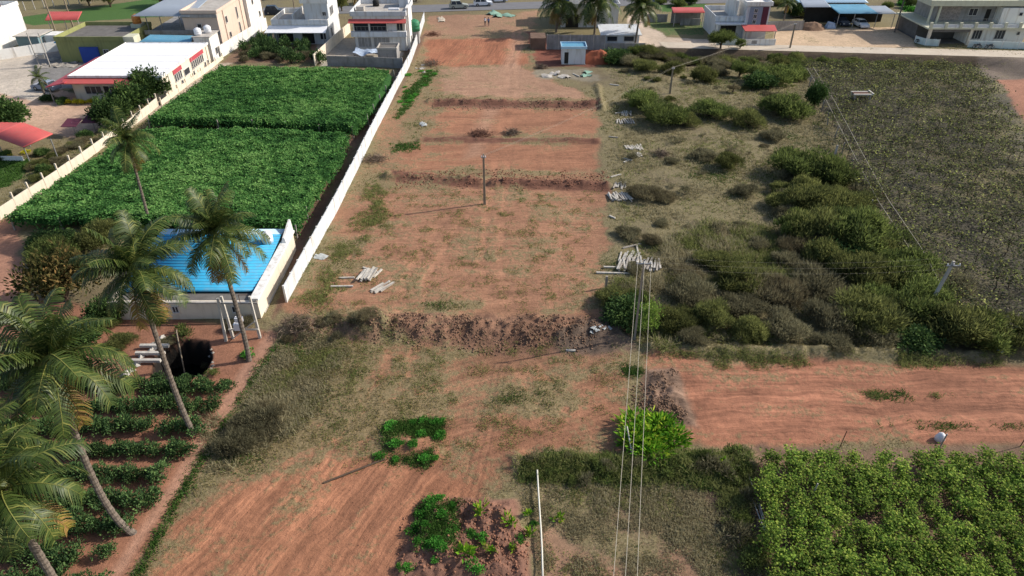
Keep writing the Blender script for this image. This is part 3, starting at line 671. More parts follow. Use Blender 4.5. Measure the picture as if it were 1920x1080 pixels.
for a0,w_,z_ in ((107.9,3.2,1.5),(115.8,5.6,1.5)):
    o=part('red_band',M['redtrim'],b,X1,X1+.1,a0-w_/2,a0+w_/2,2.65,3.25)
    nb=int(w_/.75)
    for k in range(nb): window(b,'r',a0-w_/2+.4+k*(w_-.4)/nb,z_,.45,1.1,X1,1)
for a0 in (108.6,113.4,118.4,119.6): window(b,'r',a0,.35,.5,.8,X1,1)
for k in range(8): part('pipe',M['frame'],b,X1,X1+.06,103.8+k*1.7,103.86+k*1.7,-.1,.6)
for q in ((-68.3,101.3),(-68.4,108.6),(-68.3,115.6)): MB().tube([(q[0],q[1],-.2),(q[0],q[1],2.5)],.08,6).obj('awning_post',M['steel'],b)

# olive green building behind factory
b=empty('green_building',(0,0,0),'olive green single storey building with dark flat roof behind the factory','building')
part('wall',M['olive'],b,-78.5,-66.5,122.5,133,-.3,3.6)
part('roof',M['darkconc'],b,-78.2,-66.8,122.8,132.7,3.6,3.72)
parapet(b,-78.6,-66.4,122.4,133.1,3.6,4.3,M['olive'])
part('corner_block',M['yellowp'],b,-66.4,-64.6,121.9,124.2,-.3,4.4)
window(b,'f',-70.3,1.0,.8,1.1,122.5,2)
part('wall',M['bluep'],b,-74.6,-71.5,122.0,122.45,-.2,2.6)
b=empty('blue_roof_shed',(0,0,0),'open shed with bright blue sheet roof beside the olive building','shed')
corrugated('roof',b,(-80.3,124.6,2.7),(-74.6,124.0,2.7),(-75.6,127.6,3.1),(-80.5,128,3.1),M['bluesheet'],16,.03)
for q in ((-80,125),(-75,124.5)): MB().tube([(q[0],q[1],-.2),(q[0],q[1],2.65)],.07,6).obj('post',M['steel'],b)
part('wall',M['redtrim'],b,-79.8,-75.2,127.0,127.2,-.2,2.9)
watertank(-68.2,131.6,4.4,.75,1.5,M['orange'],'orange water tank on the olive building roof')
part('tank_plinth',M['yellowp'],bpy.data.objects['green_building'],-69.1,-67.3,130.7,132.5,3.72,4.4)
# stone boundary wall beyond
panel_wall('stone_wall',[(-90,131),(-80,133.8),(-66,137.5),(-60,138)],1.6,2.0,M['granite'],M['granite'],'rough pale stone wall behind the olive building',posth=-.1,hv=.18)
b=empty('red_roof_shed',(0,0,0),'small open shed with bright red sheet roof on tall posts at far left','shed')
corrugated('roof',b,(-90.2,139.8,3.0),(-84.0,140.2,3.0),(-84.4,143.2,3.9),(-90.8,143.0,3.9),M['redsheet'],18,.05)
for q in ((-89.8,140.2),(-86.8,140.4),(-84.3,140.6)): MB().tube([(q[0],q[1],-.2),(q[0],q[1],3.0)],.09,6).obj('post',M['conc'],b)
# blue roof shed next to beige building + small white block with tanks
b=empty('lean_to_shed',(0,0,0),'steel blue sheet roof lean-to behind the factory','shed')
corrugated('roof',b,(-64.4,122.4,3.3),(-54.9,121.6,3.3),(-55.6,124.8,3.9),(-63.4,125.4,3.9),M['bluesheet2'],20,.04)
for q in (-64,-60,-55.3): MB().tube([(q,122.6,-.2),(q,122.6,3.25)],.07,6).obj('post',M['steel'],b)
part('wall',M['greywall'],b,-64,-55.2,125.4,125.6,-.2,3.4)
b=empty('tank_room',(0,0,0),'small white tank room between the factory and the beige building','building')
part('wall',M['white'],b,-54.6,-51.9,122.3,126.4,-.3,4.2); part('roof',M['conc'],b,-54.8,-51.7,122.1,126.6,4.2,4.35)
window(b,'r',124.2,1.0,.7,1.0,-51.9,1)
watertank(-54.0,123.3,4.35,.6,1.2,M['tank'],'white water tank nearest the factory on the tank room roof')
watertank(-52.9,124.9,4.35,.6,1.25,M['tank'],'second white water tank at the back of the tank room roof')
# beige tall building
b=empty('beige_building',(0,0,0),'tall beige two storey building with grey sheet canopy on its terrace','building')
part('wall',M['peach'],b,-58.8,-52.6,129.4,143.5,-.3,6.6)
part('wall',M['greywall'],b,-66,-58.85,130.4,143.5,-.3,3.2)
parapet(b,-59,-52.4,129.2,143.7,6.6,7.1,M['peach'],.2); part('roof',M['conc'],b,-58.8,-52.6,129.4,143.5,6.6,6.66)
part('floor_band',M['greywall'],b,-66.1,-52.5,129.1,129.35,3.0,3.7)
part('floor_band',M['greywall'],b,-59.0,-52.5,129.1,129.35,5.9,6.4)
corrugated('canopy_roof',b,(-67.5,129.0,6.2),(-57.2,128.8,6.2),(-57.0,138.5,7.2),(-65.0,138.5,7.2),M['roofgrey'],22,.03)
for q in (-66,-63.5,-60): MB().tube([(q,130.8,3.2),(q,130.8,6.1)],.09,6).obj('post',M['steel'],b)
window(b,'r',133.4,4.1,.9,1.1,-52.6,1); window(b,'r',133.9,1.4,.9,.9,-52.6,1); window(b,'r',139.2,3.6,.6,2,-52.6,1); window(b,'r',139.4,.8,.6,2,-52.6,1)
window(b,'f',-55.9,4.2,.7,.6,129.1,1)
for q in (132.2,141.5): MB().tube([(-52.5,q,0),(-52.5,q,6.5)],.05,5).obj('downpipe',M['rust'],b)
b=empty('white_building',(0,0,0),'narrow white block attached behind the beige building','building')
part('wall',M['white'],b,-57,-52.0,143.8,152,-.3,8.0); window(b,'r',147,4.5,.8,1.0,-52,1); window(b,'r',150,1.5,.8,1.0,-52,1)
parapet(b,-57.1,-51.9,143.7,152.1,8,8.5,M['white'])
# house A
def houseA():
    b=empty('white_house',(0,0,0),'white two storey house with roof terrace and long white awning','house')
    part('wall',M['bluewhite'],b,-44.6,-34.2,134.2,143.5,-.3,3.5)
    part('terrace_floor',M['conc'],b,-44.6,-34.2,134.2,143.5,3.5,3.6)
    mb=MB()
    parapet(b,-44.7,-34.1,134.1,143.6,3.5,4.45,M['white'])
    for k in range(3): part('parapet_panel',M['bluewhite'],b,-44.5+k*3.5,-41.3+k*3.5,134.0,134.1,3.65,4.35)
    part('upper_wall',M['bluewhite'],b,-38.6,-34.15,135.3,143.4,3.6,7.1)
    part('roof_slab',M['white'],b,-39.1,-33.9,134.9,143.8,7.1,7.3); parapet(b,-39.1,-33.9,134.9,143.8,7.3,8.3,M['white'])
    part('partition_wall',M['white'],b,-41.2,-41.0,136,143.4,3.6,4.9); 
    window(b,'r',137.3,4.6,.9,1.4,-34.15,2); window(b,'r',138.6,4.6,.9,1.4,-34.15,2); window(b,'r',136.2,1.0,1.0,1.5,-34.2,2)
    window(b,'f',-34.9,4.9,.6,.6,135.3,2)
    MB().slab((-45.6,132.0,2.6),(-34.3,132.0,2.6),(-34.3,134.15,3.4),(-45.2,134.15,3.4),.08).obj('awning',M['roofwhite'],b)
    for q in (-45.2,-43.2,-34.8): MB().tube([(q,132.3,-.2),(q,132.3,2.6)],.07,6).obj('awning_post',M['steel'],b)
    opening(b,'f',-42.5,.1,3.0,2.4,134.2,'doorway'); opening(b,'f',-38.2,.1,2.2,2.2,134.2,'doorway'); window(b,'f',-35.4,.9,1.0,1.2,134.2,2)
    part('side_wall',M['tealwall'],b,-45.1,-44.9,132.2,134.1,-.2,2.5)
    return b
houseA()
def houseB():
    b=empty('white_house',(0,0,0),'white two storey house with red awning next to the panel wall','house')
    part('wall',M['white'],b,-28.6,-19.2,129.8,139.5,-.3,6.0)
    part('roof_slab',M['conc'],b,-28.8,-19.0,129.7,139.7,6.0,6.1); parapet(b,-28.9,-18.9,129.5,139.8,6.05,6.85,M['bluewhite'],.15)
    MB().slab((-29.2,128.6,5.1),(-18.9,128.6,5.1),(-18.9,129.5,5.6),(-29.2,129.5,5.6),.08).obj('awning',M['redsheet'],b)
    part('floor_band',M['bluewhite'],b,-29.0,-19.0,129.0,129.75,2.6,3.5)
    for a0,w_,z_,h_ in ((-27.2,2.6,3.55,1.45),(-24.0,2.9,3.55,1.45),):
        window(b,'f',a0,z_,w_,h_,129.75,1,fr=M['greywall'])
    window(b,'f',-26.8,.7,2.3,1.6,129.75,4,M['greywall']); window(b,'f',-23.7,.7,2.8,1.6,129.75,4,M['greywall'])
    window(b,'f',-20.2,3.6,1.0,1.2,129.75,2,fr=M['yellowp'])
    part('stair_block',M['white'],b,-19.15,-18.6,130.5,133.6,-.3,7.2)
    window(b,'r',132,.8,1,1.3,-18.6,2)
    part('stair_tower',M['bluewhite'],b,-21.0,-19.3,136.3,139.4,6.1,8.2)
    part('solar_heater',M['tank'],b,-22.3,-20.4,131.6,132.4,6.6,6.9); part('roof_box',M['conc'],b,-28.4,-27.0,133,134.2,6.1,6.9)
    return b
houseB()
watertank(-18.3,135.2,2.2,1.0,2.0,M['greent'],'large dark green water tank beside the panel wall and house')
MB().box(-19.1,-17.5,134.4,136.0,-.3,2.2).obj('tank_stand',M['greywall'],None)
tag(bpy.data.objects['tank_stand'],'grey block stand under the dark green water tank','stand')
b=empty('block_hut',(0,0,0),'small roofless-looking grey block hut in front of the white house','hut')
part('wall',M['greywall'],b,-23.2,-19.9,121.9,125.0,-.3,2.3); parapet(b,-23.3,-19.8,121.8,125.1,2.3,2.6,M['conc']); part('roof',M['darkconc'],b,-23.1,-20,122,124.9,2.3,2.36)
opening(b,'f',-21.6,0,.08,1.6,121.9,'crack_board',M['darkconc'])
e=empty('tarpaulin',(0,0,0),'crumpled blue and white tarpaulin over clutter by the block hut','tarpaulin')
V=[];Qs=[]
gx,gy=np.meshgrid(np.linspace(-28,-23.4,16),np.linspace(124,127,11)); gz=1.0+(fbm(gx,gy,1.2,3)-.5)*1.2
Iq=np.arange(gx.size).reshape(gx.shape); link('sheet',npmesh('sheet',np.stack([gx.ravel(),gy.ravel(),gz.ravel()],1),np.stack([Iq[:-1,:-1],Iq[:-1,1:],Iq[1:,1:],Iq[1:,:-1]],-1).reshape(-1,4),M['tarp'],smooth=True),e)
for q in ((-27.8,124.2),(-23.6,124.2),(-27.8,126.8),(-23.6,126.8)): MB().tube([(q[0],q[1],-.2),(q[0],q[1],.95)],.05,5).obj('prop',M['wood'],e)
# hut with blue roof
b=empty('pump_hut',(0,0,0),'small square grey hut with pale blue roof tray and dark door','hut')
part('wall',M['bluewhite'],b,8.6,12.6,120.9,123.8,-.3,2.7); part('roof_slab',M['palebluesheet'],b,8.4,12.8,120.7,124.0,2.7,2.82)
parapet(b,8.4,12.8,120.7,124.0,2.82,3.1,M['palebluesheet'],.12); opening(b,'f',9.35,.2,.7,1.9,120.9,'door'); part('roof_sheet',M['bluesheet2'],b,8.6,12.6,120.9,123.8,2.82,2.86)
part('plinth',M['conc'],b,8.5,12.7,120.8,120.9,-.3,.15)
# brown block left of it
b=empty('brick_enclosure',(0,0,0),'low brown mud block enclosure beside the grey panel wall','wall')
part('wall',plain('mud_block',(.17,.11,.08),.95,.3,1.2,.4),b,3.4,6.2,130.5,134.5,-.3,2.0)
# low white building and house behind palms
b=empty('low_white_building',(0,0,0),'low grey building with pale sheet roof behind the palms','building')
part('wall',M['bluewhite'],b,16.9,23.6,132.6,137,-.3,2.2); MB().slab((16.4,132.0,2.2),(24.0,132.0,2.2),(23.8,137.4,2.9),(16.2,137.4,2.9),.1).obj('roof',M['bluewhite'],b)
window(b,'f',18.6,1.0,1.8,.8,132.6,1); window(b,'f',21.7,1.0,1.8,.8,132.6,1)
part('front_wall',M['greywall'],b,17.1,24.4,130.2,130.4,-.3,1.2)
b=empty('white_house',(0,0,0),'pale blue white house half hidden behind the three far palms','house')
part('wall',M['bluewhite'],b,10.0,21.5,147,157,-.3,3.8); parapet(b,9.8,21.7,146.8,157.2,3.8,4.6,M['bluewhite']); part('roof',M['conc'],b,10,21.5,147,157,3.8,3.88)
part('upper_wall',M['white'],b,10.4,14.4,150,156,3.88,6.8); window(b,'f',11.2,4.5,1,1.2,150,1,M['bluep']); opening(b,'f',12.2,0,2.6,2.5,147,'porch'); window(b,'f',17,1.1,1.4,1.2,147,2)
# right red shed, house with red awning
b=empty('red_roof_shed',(0,0,0),'open shed with dark red roof beside the grey house on the right','shed')
corrugated('roof',b,(32.6,147.5,2.7),(39.2,147.5,2.7),(39.2,150.6,3.1),(32.8,150.6,3.1),M['redsheet'],18,.04)
for q in (33.1,38.9): MB().tube([(q,147.8,-.2),(q,147.8,2.65)],.1,6).obj('post',M['conc'],b)
part('wall',M['greywall'],b,34.6,38.7,148.6,148.8,-.2,1.3); part('back_wall',M['greywall'],b,33,39,150.5,150.7,-.2,2.7)
panel_wall('compound_wall',[(27.5,151.5),(32.3,151.3)],1.6,2.4,M['greywall'],M['conc'],'dark grey compound wall left of the dark red roofed shed')
b=empty('grey_house',(0,0,0),'grey and white house with stepped tower and red porch awning','house')
part('wall',M['bluewhite'],b,38.9,46.2,138.2,147,-.3,3.2); part('terrace_floor',M['conc'],b,38.9,46.2,138.2,147,3.2,3.3); parapet(b,38.7,46.2,138.0,147.2,3.2,4.2,M['bluewhite'])
for k,w_ in ((39.6,1.4),(41.6,1.6),(43.6,1.4)): part('parapet_panel',M['white'],b,k-.0,k+w_,137.92,138.0,3.35,3.95)
part('porch_slab',M['bluewhite'],b,38.6,44.4,136.4,138.0,2.9,3.1); opening(b,'f',41.5,0,3.0,2.4,138.2,'porch')
for q in (38.9,44.2): part('porch_pillar',M['white'],b,q-.15,q+.15,136.5,136.8,-.3,2.9)
part('tower',M['bluewhite'],b,44.2,48.6,137.4,143,-.3,6.2); part('tower_roof',M['white'],b,43.9,48.9,137.1,143.3,6.2,6.4); parapet(b,43.9,48.9,137.1,143.3,6.4,6.9,M['white'])
part('tower_panel',M['maroon'],b,47.2,48.3,137.3,137.38,2.6,6.0); part('tower_panel',M['cargrey'],b,44.8,47.15,137.3,137.38,2.6,6.0)
for k in range(3): window(b,'f',45.9,3.0+k*1.0,.55,.6,137.3,2)
part('stair_wall',M['white'],b,42.5,43.0,139,146,3.3,6.8)
MB().slab((43.4,133.7,2.5),(49.4,133.7,2.5),(49.6,136.3,3.0),(43.3,136.3,3.0),.1).obj('red_awning',M['redsheet'],b)
for q in (43.7,49.2): MB().tube([(q,134,-.2),(q,134,2.45)],.08,6).obj('awning_post',M['steel'],b)
part('gate_wall',M['white'],b,43.0,49.3,133.2,133.4,-.3,1.15); part('gate_wall',M['mint'],b,38.4,42.8,133.5,133.7,-.3,1.15)
opening(b,'f',45.3,.3,1.0,.6,133.2,'vent',M['greywall'])
# blue shed right with cars
b=empty('car_shed',(0,0,0),'dark open car shed with blue and grey sheet roof behind the sandy yard','shed')
corrugated('roof',b,(65.6,146.0,2.9),(73.5,146.0,2.9),(73.0,151.5,3.5),(65.2,151.5,3.5),M['bluesheet2'],24,.05)
corrugated('grey_roof',b,(73.55,146.0,2.85),(77.2,146.0,2.85),(77.0,151.0,3.3),(73.1,151.0,3.3),M['roofgrey'],11,.05)
corrugated('grey_roof',b,(59.5,149.4,3.4),(65.1,149.4,3.4),(65.1,154,4.1),(60,154,4.1),M['roofgrey'],16,.05)
for q in (65.8,69,73.5,77): MB().tube([(q,146.3,-.2),(q,146.3,2.8)],.08,6).obj('post',M['steel'],b)
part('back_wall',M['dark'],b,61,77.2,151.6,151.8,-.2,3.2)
panel_wall('compound_wall',[(49.8,143.8),(58.4,144.8)],1.8,2.9,M['greywall'],M['greywall'],'plain grey wall along the sandy yard behind the dirt heap',posth=.02)
b=empty('tin_roof_house',(0,0,0),'low house with pale sheet roofs behind the car shed','house')
part('wall',M['greywall'],b,61,75,156,162,-.3,3); corrugated('roof',b,(60.5,155.5,3.0),(75.5,155.5,3.0),(75.5,162.5,4),(60.5,162.5,4),M['palebluesheet'],24,.05)
# large house right
b=empty('balcony_house',(0,0,0),'large pale yellow two storey house with pillared balcony at upper right','house')
part('wall',M['white'],b,85.5,96.4,134.6,146,-.3,2.9); part('porch_floor',M['darkconc'],b,77.6,85.5,134.6,146,-.3,.05)
part('back_wall',M['darkconc'],b,78.0,85.5,138.6,146,-.3,2.9)
part('balcony_slab',M['yellowp'],b,77.0,97.0,133.2,146,2.9,3.15)
for k in range(7): part('balcony_post',M['yellowp'],b,77.2+k*2.75,77.7+k*2.75,133.1,133.45,3.15,4.1)
for k in range(6): part('balcony_rail',M['bluewhite'],b,77.75+k*2.75,79.9+k*2.75,133.2,133.3,3.2,3.75)
part('upper_wall',M['greywall'],b,80.5,91.6,138.2,146,3.15,6.3); part('upper_wall',M['white'],b,91.65,97.0,136.2,146,3.15,6.0)
tl=plain('patterned_tile',(.30,.26,.24),.7,.5,3.5); part('tile_panel',tl,b,80.6,85.0,138.1,138.19,3.5,5.9)
part('roof_slab',M['yellowp'],b,78.0,97.6,136.4,146.4,6.3,6.6); parapet(b,78.0,97.6,136.4,146.4,6.6,7.3,M['yellowp'])
for q in (78.4,80.0): part('upper_pillar',M['yellowp'],b,q,q+.3,136.6,136.9,3.15,6.3)
window(b,'f',87.4,4.3,1.5,1.2,138.2,2); opening(b,'f',90.3,3.3,.9,2.1,138.2,'door'); window(b,'f',95.2,4.7,.6,.5,136.2,1)
window(b,'f',87.3,.9,1.6,1.5,134.6,3); window(b,'f',91.6,.9,1.7,1.5,134.6,3); window(b,'f',95.0,1.6,.5,.5,134.6,1)
for q in (77.6,85.2): part('porch_pillar',M['cream'],b,q,q+.45,133.4,133.9,-.3,2.9)
part('porch_arch',M['darkconc'],b,78.1,85.1,133.5,133.7,2.35,2.9)
panel_wall('front_wall',[(84.6,131.8),(95.4,130.4),(99,130.0)],1.25,2.75,M['mint'],M['white'],'white and mint front wall of the balcony house beside parked motorcycles')
panel_wall('front_wall',[(76.5,135.4),(77.6,133.0),(79.6,132.7)],1.2,2.2,M['mint'],M['white'],'short corner wall at the open gate of the balcony house')
# left edge: white building and compounds
b=empty('white_building',(0,0,0),'tall white building cut by the left edge of the picture','building')
part('wall',M['white'],b,-106,-93.0,127.6,138,-.3,6.2); window(b,'f',-94.6,3.2,1.5,1.9,127.6,2); window(b,'f',-98,3.2,1.5,1.9,127.6,2); window(b,'f',-94.8,.8,1.6,1.4,127.6,1)
parapet(b,-106,-92.9,127.5,138.1,6.2,6.9,M['white'])
b=empty('teal_outhouse',(0,0,0),'low teal walled outhouse with flat concrete roof beside the white building','building')
part('wall',M['tealwall'],b,-90.6,-86.6,130.4,135,-.3,2.3); part('roof',M['conc'],b,-90.9,-86.3,130.1,135.3,2.3,2.45); part('side_wall',M['white'],b,-86.2,-83.6,131.8,134.8,-.3,2.2)
panel_wall('compound_wall',[(-96,119.5),(-88,125.6),(-80.5,131.5)],1.7,2.6,M['white'],M['white'],'white compound wall at far left with stained base',posth=.02)
b=empty('low_white_building',(0,0,0),'small white annex at the far left edge below the tall white building','building')
part('wall',M['mint'],b,-99,-91.8,120.9,124.5,-.3,2.8); part('roof',M['conc'],b,-99.2,-91.6,120.7,124.7,2.8,2.95); window(b,'f',-92.8,.9,.7,1.2,120.9,1)
# red tile shelter lower left
b=empty('red_roof_shelter',(0,0,0),'garden shelter with faded red sheet roof at the left edge','shelter')
corrugated('roof',b,(-64.6,82.0,2.5),(-58.6,78.4,2.5),(-56.4,81.2,3.1),(-62.3,85.0,3.1),M['redsheet'],16,.06)
corrugated('roof_back',b,(-68.5,82.6,2.3),(-64.65,82.0,2.48),(-62.35,85.0,3.05),(-68.0,86.5,2.6),M['redsheet'],8,.04)
for q in ((-64.4,82.2),(-58.8,78.7),(-56.8,81.0),(-62.3,84.6)): MB().tube([(q[0],q[1],-.2),(q[0],q[1],2.5)],.08,6).obj('post',M['steel'],b)
part('bench_wall',M['white'],b,-66,-60.5,80.0,80.2,-.2,.6)
for i,(u,v) in enumerate(((139,243),(176,236))):
    q=P(u,v,.7); e=empty('garden_parasol',(q[0],q[1],0),['maroon square garden parasol nearer the red shelter','maroon square garden parasol nearer the round trees'][i],'parasol','maroon parasols in the yard')
    MB().slab((-1,-1,1.5),(1,-1,1.5),(1,1,1.9),(-1,1,1.9),.06).obj('canopy',M['maroon'],e); MB().tube([(0,0,-.1),(0,0,1.7)],.05,6).obj('pole',M['steel'],e)

# ---------------------------------------------------------------- vehicles
def car(x_,y_,rz,mat,label,suv=False,z=.02):
    e=empty('parked_car',(x_,y_,z),label,'car',None,rz); h=1.75 if suv else 1.45; L=4.3; W=1.7
    mb=MB(); pr=[(-L/2,.35),(-L/2+.05,.75),(-L/2+.15,.95),(L/2-1.2,.98),(L/2-.15,.8),(L/2,.6),(L/2,.3),(-L/2+.1,.25)]
    mb.prism(pr,-W/2,W/2); mb.obj('body',mat,e)
    mb=MB(); r0=-L/2+(.2 if suv else .7); r1=L/2-1.3
    mb.hexa([(r0,-W/2+.03,.96),(r1,-W/2+.03,.96),(r1,W/2-.03,.96),(r0,W/2-.03,.96),(r0+.3,-W/2+.2,h-.08),(r1-.6,-W/2+.2,h-.08),(r1-.6,W/2-.2,h-.08),(r0+.3,W/2-.2,h-.08)]); mb.obj('windows',M['glass'],e)
    MB().hexa([(r0+.28,-W/2+.18,h-.08),(r1-.55,-W/2+.18,h-.08),(r1-.55,W/2-.18,h-.08),(r0+.28,W/2-.18,h-.08),(r0+.4,-W/2+.25,h),(r1-.7,-W/2+.25,h),(r1-.7,W/2-.25,h),(r0+.4,W/2-.25,h)]).obj('roof',mat,e)
    for sy in (-1,1):
        for t in (.02,.5,.97):
            a=r0+.03+(r1-r0-.06)*t; bx=r0+.33+(r1-r0-.96)*t
            MB().tube([(a,sy*(W/2-.02),.96),(bx,sy*(W/2-.19),h-.06)],.035,4).obj('pillar',mat,e)
        for sx in (-1.32,1.32):
            o=MB().tube([(sx,sy*(W/2-.2),.33),(sx,sy*(W/2+.02),.33)],.33,14).obj('wheel',M['black'],e)
            MB().tube([(sx,sy*(W/2+.02),.33),(sx,sy*(W/2+.035),.33)],.19,10).obj('rim',M['steel'],o)
        part('headlight',M['lamp'],e,L/2-.02,L/2+.02,sy*.6-.17,sy*.6+.17,.58,.72)
    return e
q=P(75,172); car(q[0]+.6,q[1]+1,2.9,M['cargrey'],'pale blue grey car parked under the left end of the red awning')
car(-11.9,163.9,.15,M['carsilver'],'silver green estate car on the road above the red plots',True,.08)
car(-6.6,166.6,.12,M['carwhite'],'white car on the road next to the silver green one',True,.08)
car(-3.2,170.6,.12,M['carwhite'],'white car on the far side of the road at the top edge',False,.08)
car(71.2,147.6,-1.5,M['carwhite'],'white hatchback parked nose out in front of the dark shed')
car(68.0,149.2,-1.5,M['cardark'],'dark car in the shade of the shed beside the white hatchback')
q=P(572,10); car(-51.5,158.5,.1,M['cardark'],'dark car beyond the yellow wall at the top of the picture',True,.08)
def bike(x_,y_,rz,mat,label):
    e=empty('motorcycle',(x_,y_,.06),label,'motorcycle','motorcycles by the balcony house',rz)
    for sx in (-.62,.62):
        mb=MB(); n=14
        ring=[(sx+.29*math.cos(2*math.pi*k/n),0,.3+.29*math.sin(2*math.pi*k/n)) for k in range(n+1)]
        o=mb.tube(ring,.05,5).obj('wheel',M['black'],e); MB().tube([(sx,-.06,.3),(sx,.06,.3)],.1,6).obj('hub',M['steel'],o)
    MB().tube([(-.62,0,.3),(-.2,0,.45),(.1,0,.4),(.45,0,.8),(.62,0,.3)],.06,5).obj('frame',M['black'],e)
    MB().hexa([(-.15,-.14,.6),(.35,-.12,.65),(.35,.12,.65),(-.15,.14,.6),(-.1,-.1,.85),(.3,-.08,.9),(.3,.08,.9),(-.1,.1,.85)]).obj('fuel_tank',mat,e)
    MB().hexa([(-.75,-.12,.7),(-.15,-.13,.62),(-.15,.13,.62),(-.75,.12,.7),(-.75,-.1,.8),(-.15,-.12,.75),(-.15,.12,.75),(-.75,.1,.8)]).obj('seat',M['black'],e)
    MB().box(-.2,.15,-.13,.13,.25,.55).obj('engine',M['steel'],e)
    MB().tube([(.35,-.35,1.0),(.45,0,.95),(.35,.35,1.0)],.03,5).obj('handlebar',M['steel'],e)
    MB().tube([(.5,0,.85),(.6,0,.85)],.1,8).obj('headlight',M['lamp'],e)
bike(76.9,134.6,.15,M['carwhite'],'motorcycle with white fairing left of the gate, first of two')
bike(79.2,134.2,.1,M['carwhite'],'white scooter nearest the open gate of the balcony house')
bike(85.8,130.9,.1,M['cardark'],'black motorcycle by the mint wall, nearer the gate')
bike(87.9,130.6,.1,M['cardark'],'black motorcycle by the mint wall, farther from the gate')

# ---------------------------------------------------------------- people (two walkers on the far track)
def person(x_,y_,rz,shirt,label,k=1.0):
    J={'pelvis':(0,0,.92),'chest':(0,.0,1.28),'neck':(0,0,1.46),'head':(0,.01,1.56),'top':(0,.01,1.70),
       'ls':(-.19,0,1.40),'le':(-.25,-.03,1.12),'lh':(-.23,.06,.88),'rs':(.19,0,1.40),'re':(.25,.03,1.12),'rh':(.24,-.02,.86),
       'lk':(-.11,.10,.50),'lf':(-.12,.02,.07),'lt':(-.12,.2,.04),'rk':(.10,.02,.50),'rf':(.11,-.14,.08),'rt':(.11,.02,.04),'lp':(-.09,0,.88),'rp':(.09,0,.88)}
    Rr={'pelvis':.14,'chest':.15,'neck':.06,'head':.09,'top':.07,'ls':.07,'le':.045,'lh':.035,'rs':.07,'re':.045,'rh':.035,'lk':.065,'lf':.045,'lt':.035,'rk':.065,'rf':.045,'rt':.035,'lp':.1,'rp':.1}
    E=[('pelvis','chest'),('chest','neck'),('neck','head'),('head','top'),('chest','ls'),('ls','le'),('le','lh'),('chest','rs'),('rs','re'),('re','rh'),('pelvis','lp'),('lp','lk'),('lk','lf'),('lf','lt'),('pelvis','rp'),('rp','rk'),('rk','rf'),('rf','rt')]
    ks=list(J); me=bpy.data.meshes.new('sk'); me.from_pydata([J[a] for a in ks],[(ks.index(a),ks.index(b)) for a,b in E],[]); o=bpy.data.objects.new('sk',me); col.objects.link(o)
    md=o.modifiers.new('s','SKIN'); sv=me.skin_vertices[0].data if me.skin_vertices else None
    if sv is None:
        me.skin_vertices.new() if hasattr(me.skin_vertices,'new') else None; sv=me.skin_vertices[0].data
    for i,a in enumerate(ks): sv[i].radius=(Rr[a],Rr[a]); sv[i].use_root=(a=='pelvis')
    o.modifiers.new('d','SUBSURF').levels=1
    dg=bpy.context.evaluated_depsgraph_get(); m2=bpy.data.meshes.new_from_object(o.evaluated_get(dg)); bpy.data.objects.remove(o)
    m2.name='person'; m2.materials.clear()
    for mm in (M['skin'],shirt,M['trouser']): m2.materials.append(mm)
    for p in m2.polygons:
        c=p.center; p.material_index=2 if (c.z<.95 and abs(c.x)<.2 and c.z>.1) else (1 if c.z<1.45 and c.z>.92 and (abs(c.x)<.24 or c.z>1.15) else 0); p.use_smooth=True
    e=bpy.data.objects.new('person',m2); col.objects.link(e); e.location=(x_,y_,Tz(x_,y_)); e.rotation_euler=(0,0,rz); tag(e,label,'person','people walking on the track')
    MB().tube([(0,-.02,1.6),(0,-.02,1.68),(0,-.01,1.76)],[.1,.1,.04],8).obj('hair',M['hair'],e,True)
try:
    person(-5.5,148.2,.2,M['shirt1'],'person in a white shirt walking on the red track'); person(-4.8,148.0,-.3,M['shirt2'],'person in a blue top and dark trousers walking beside the other')
except Exception as ex: print('PERSON FAIL',ex)

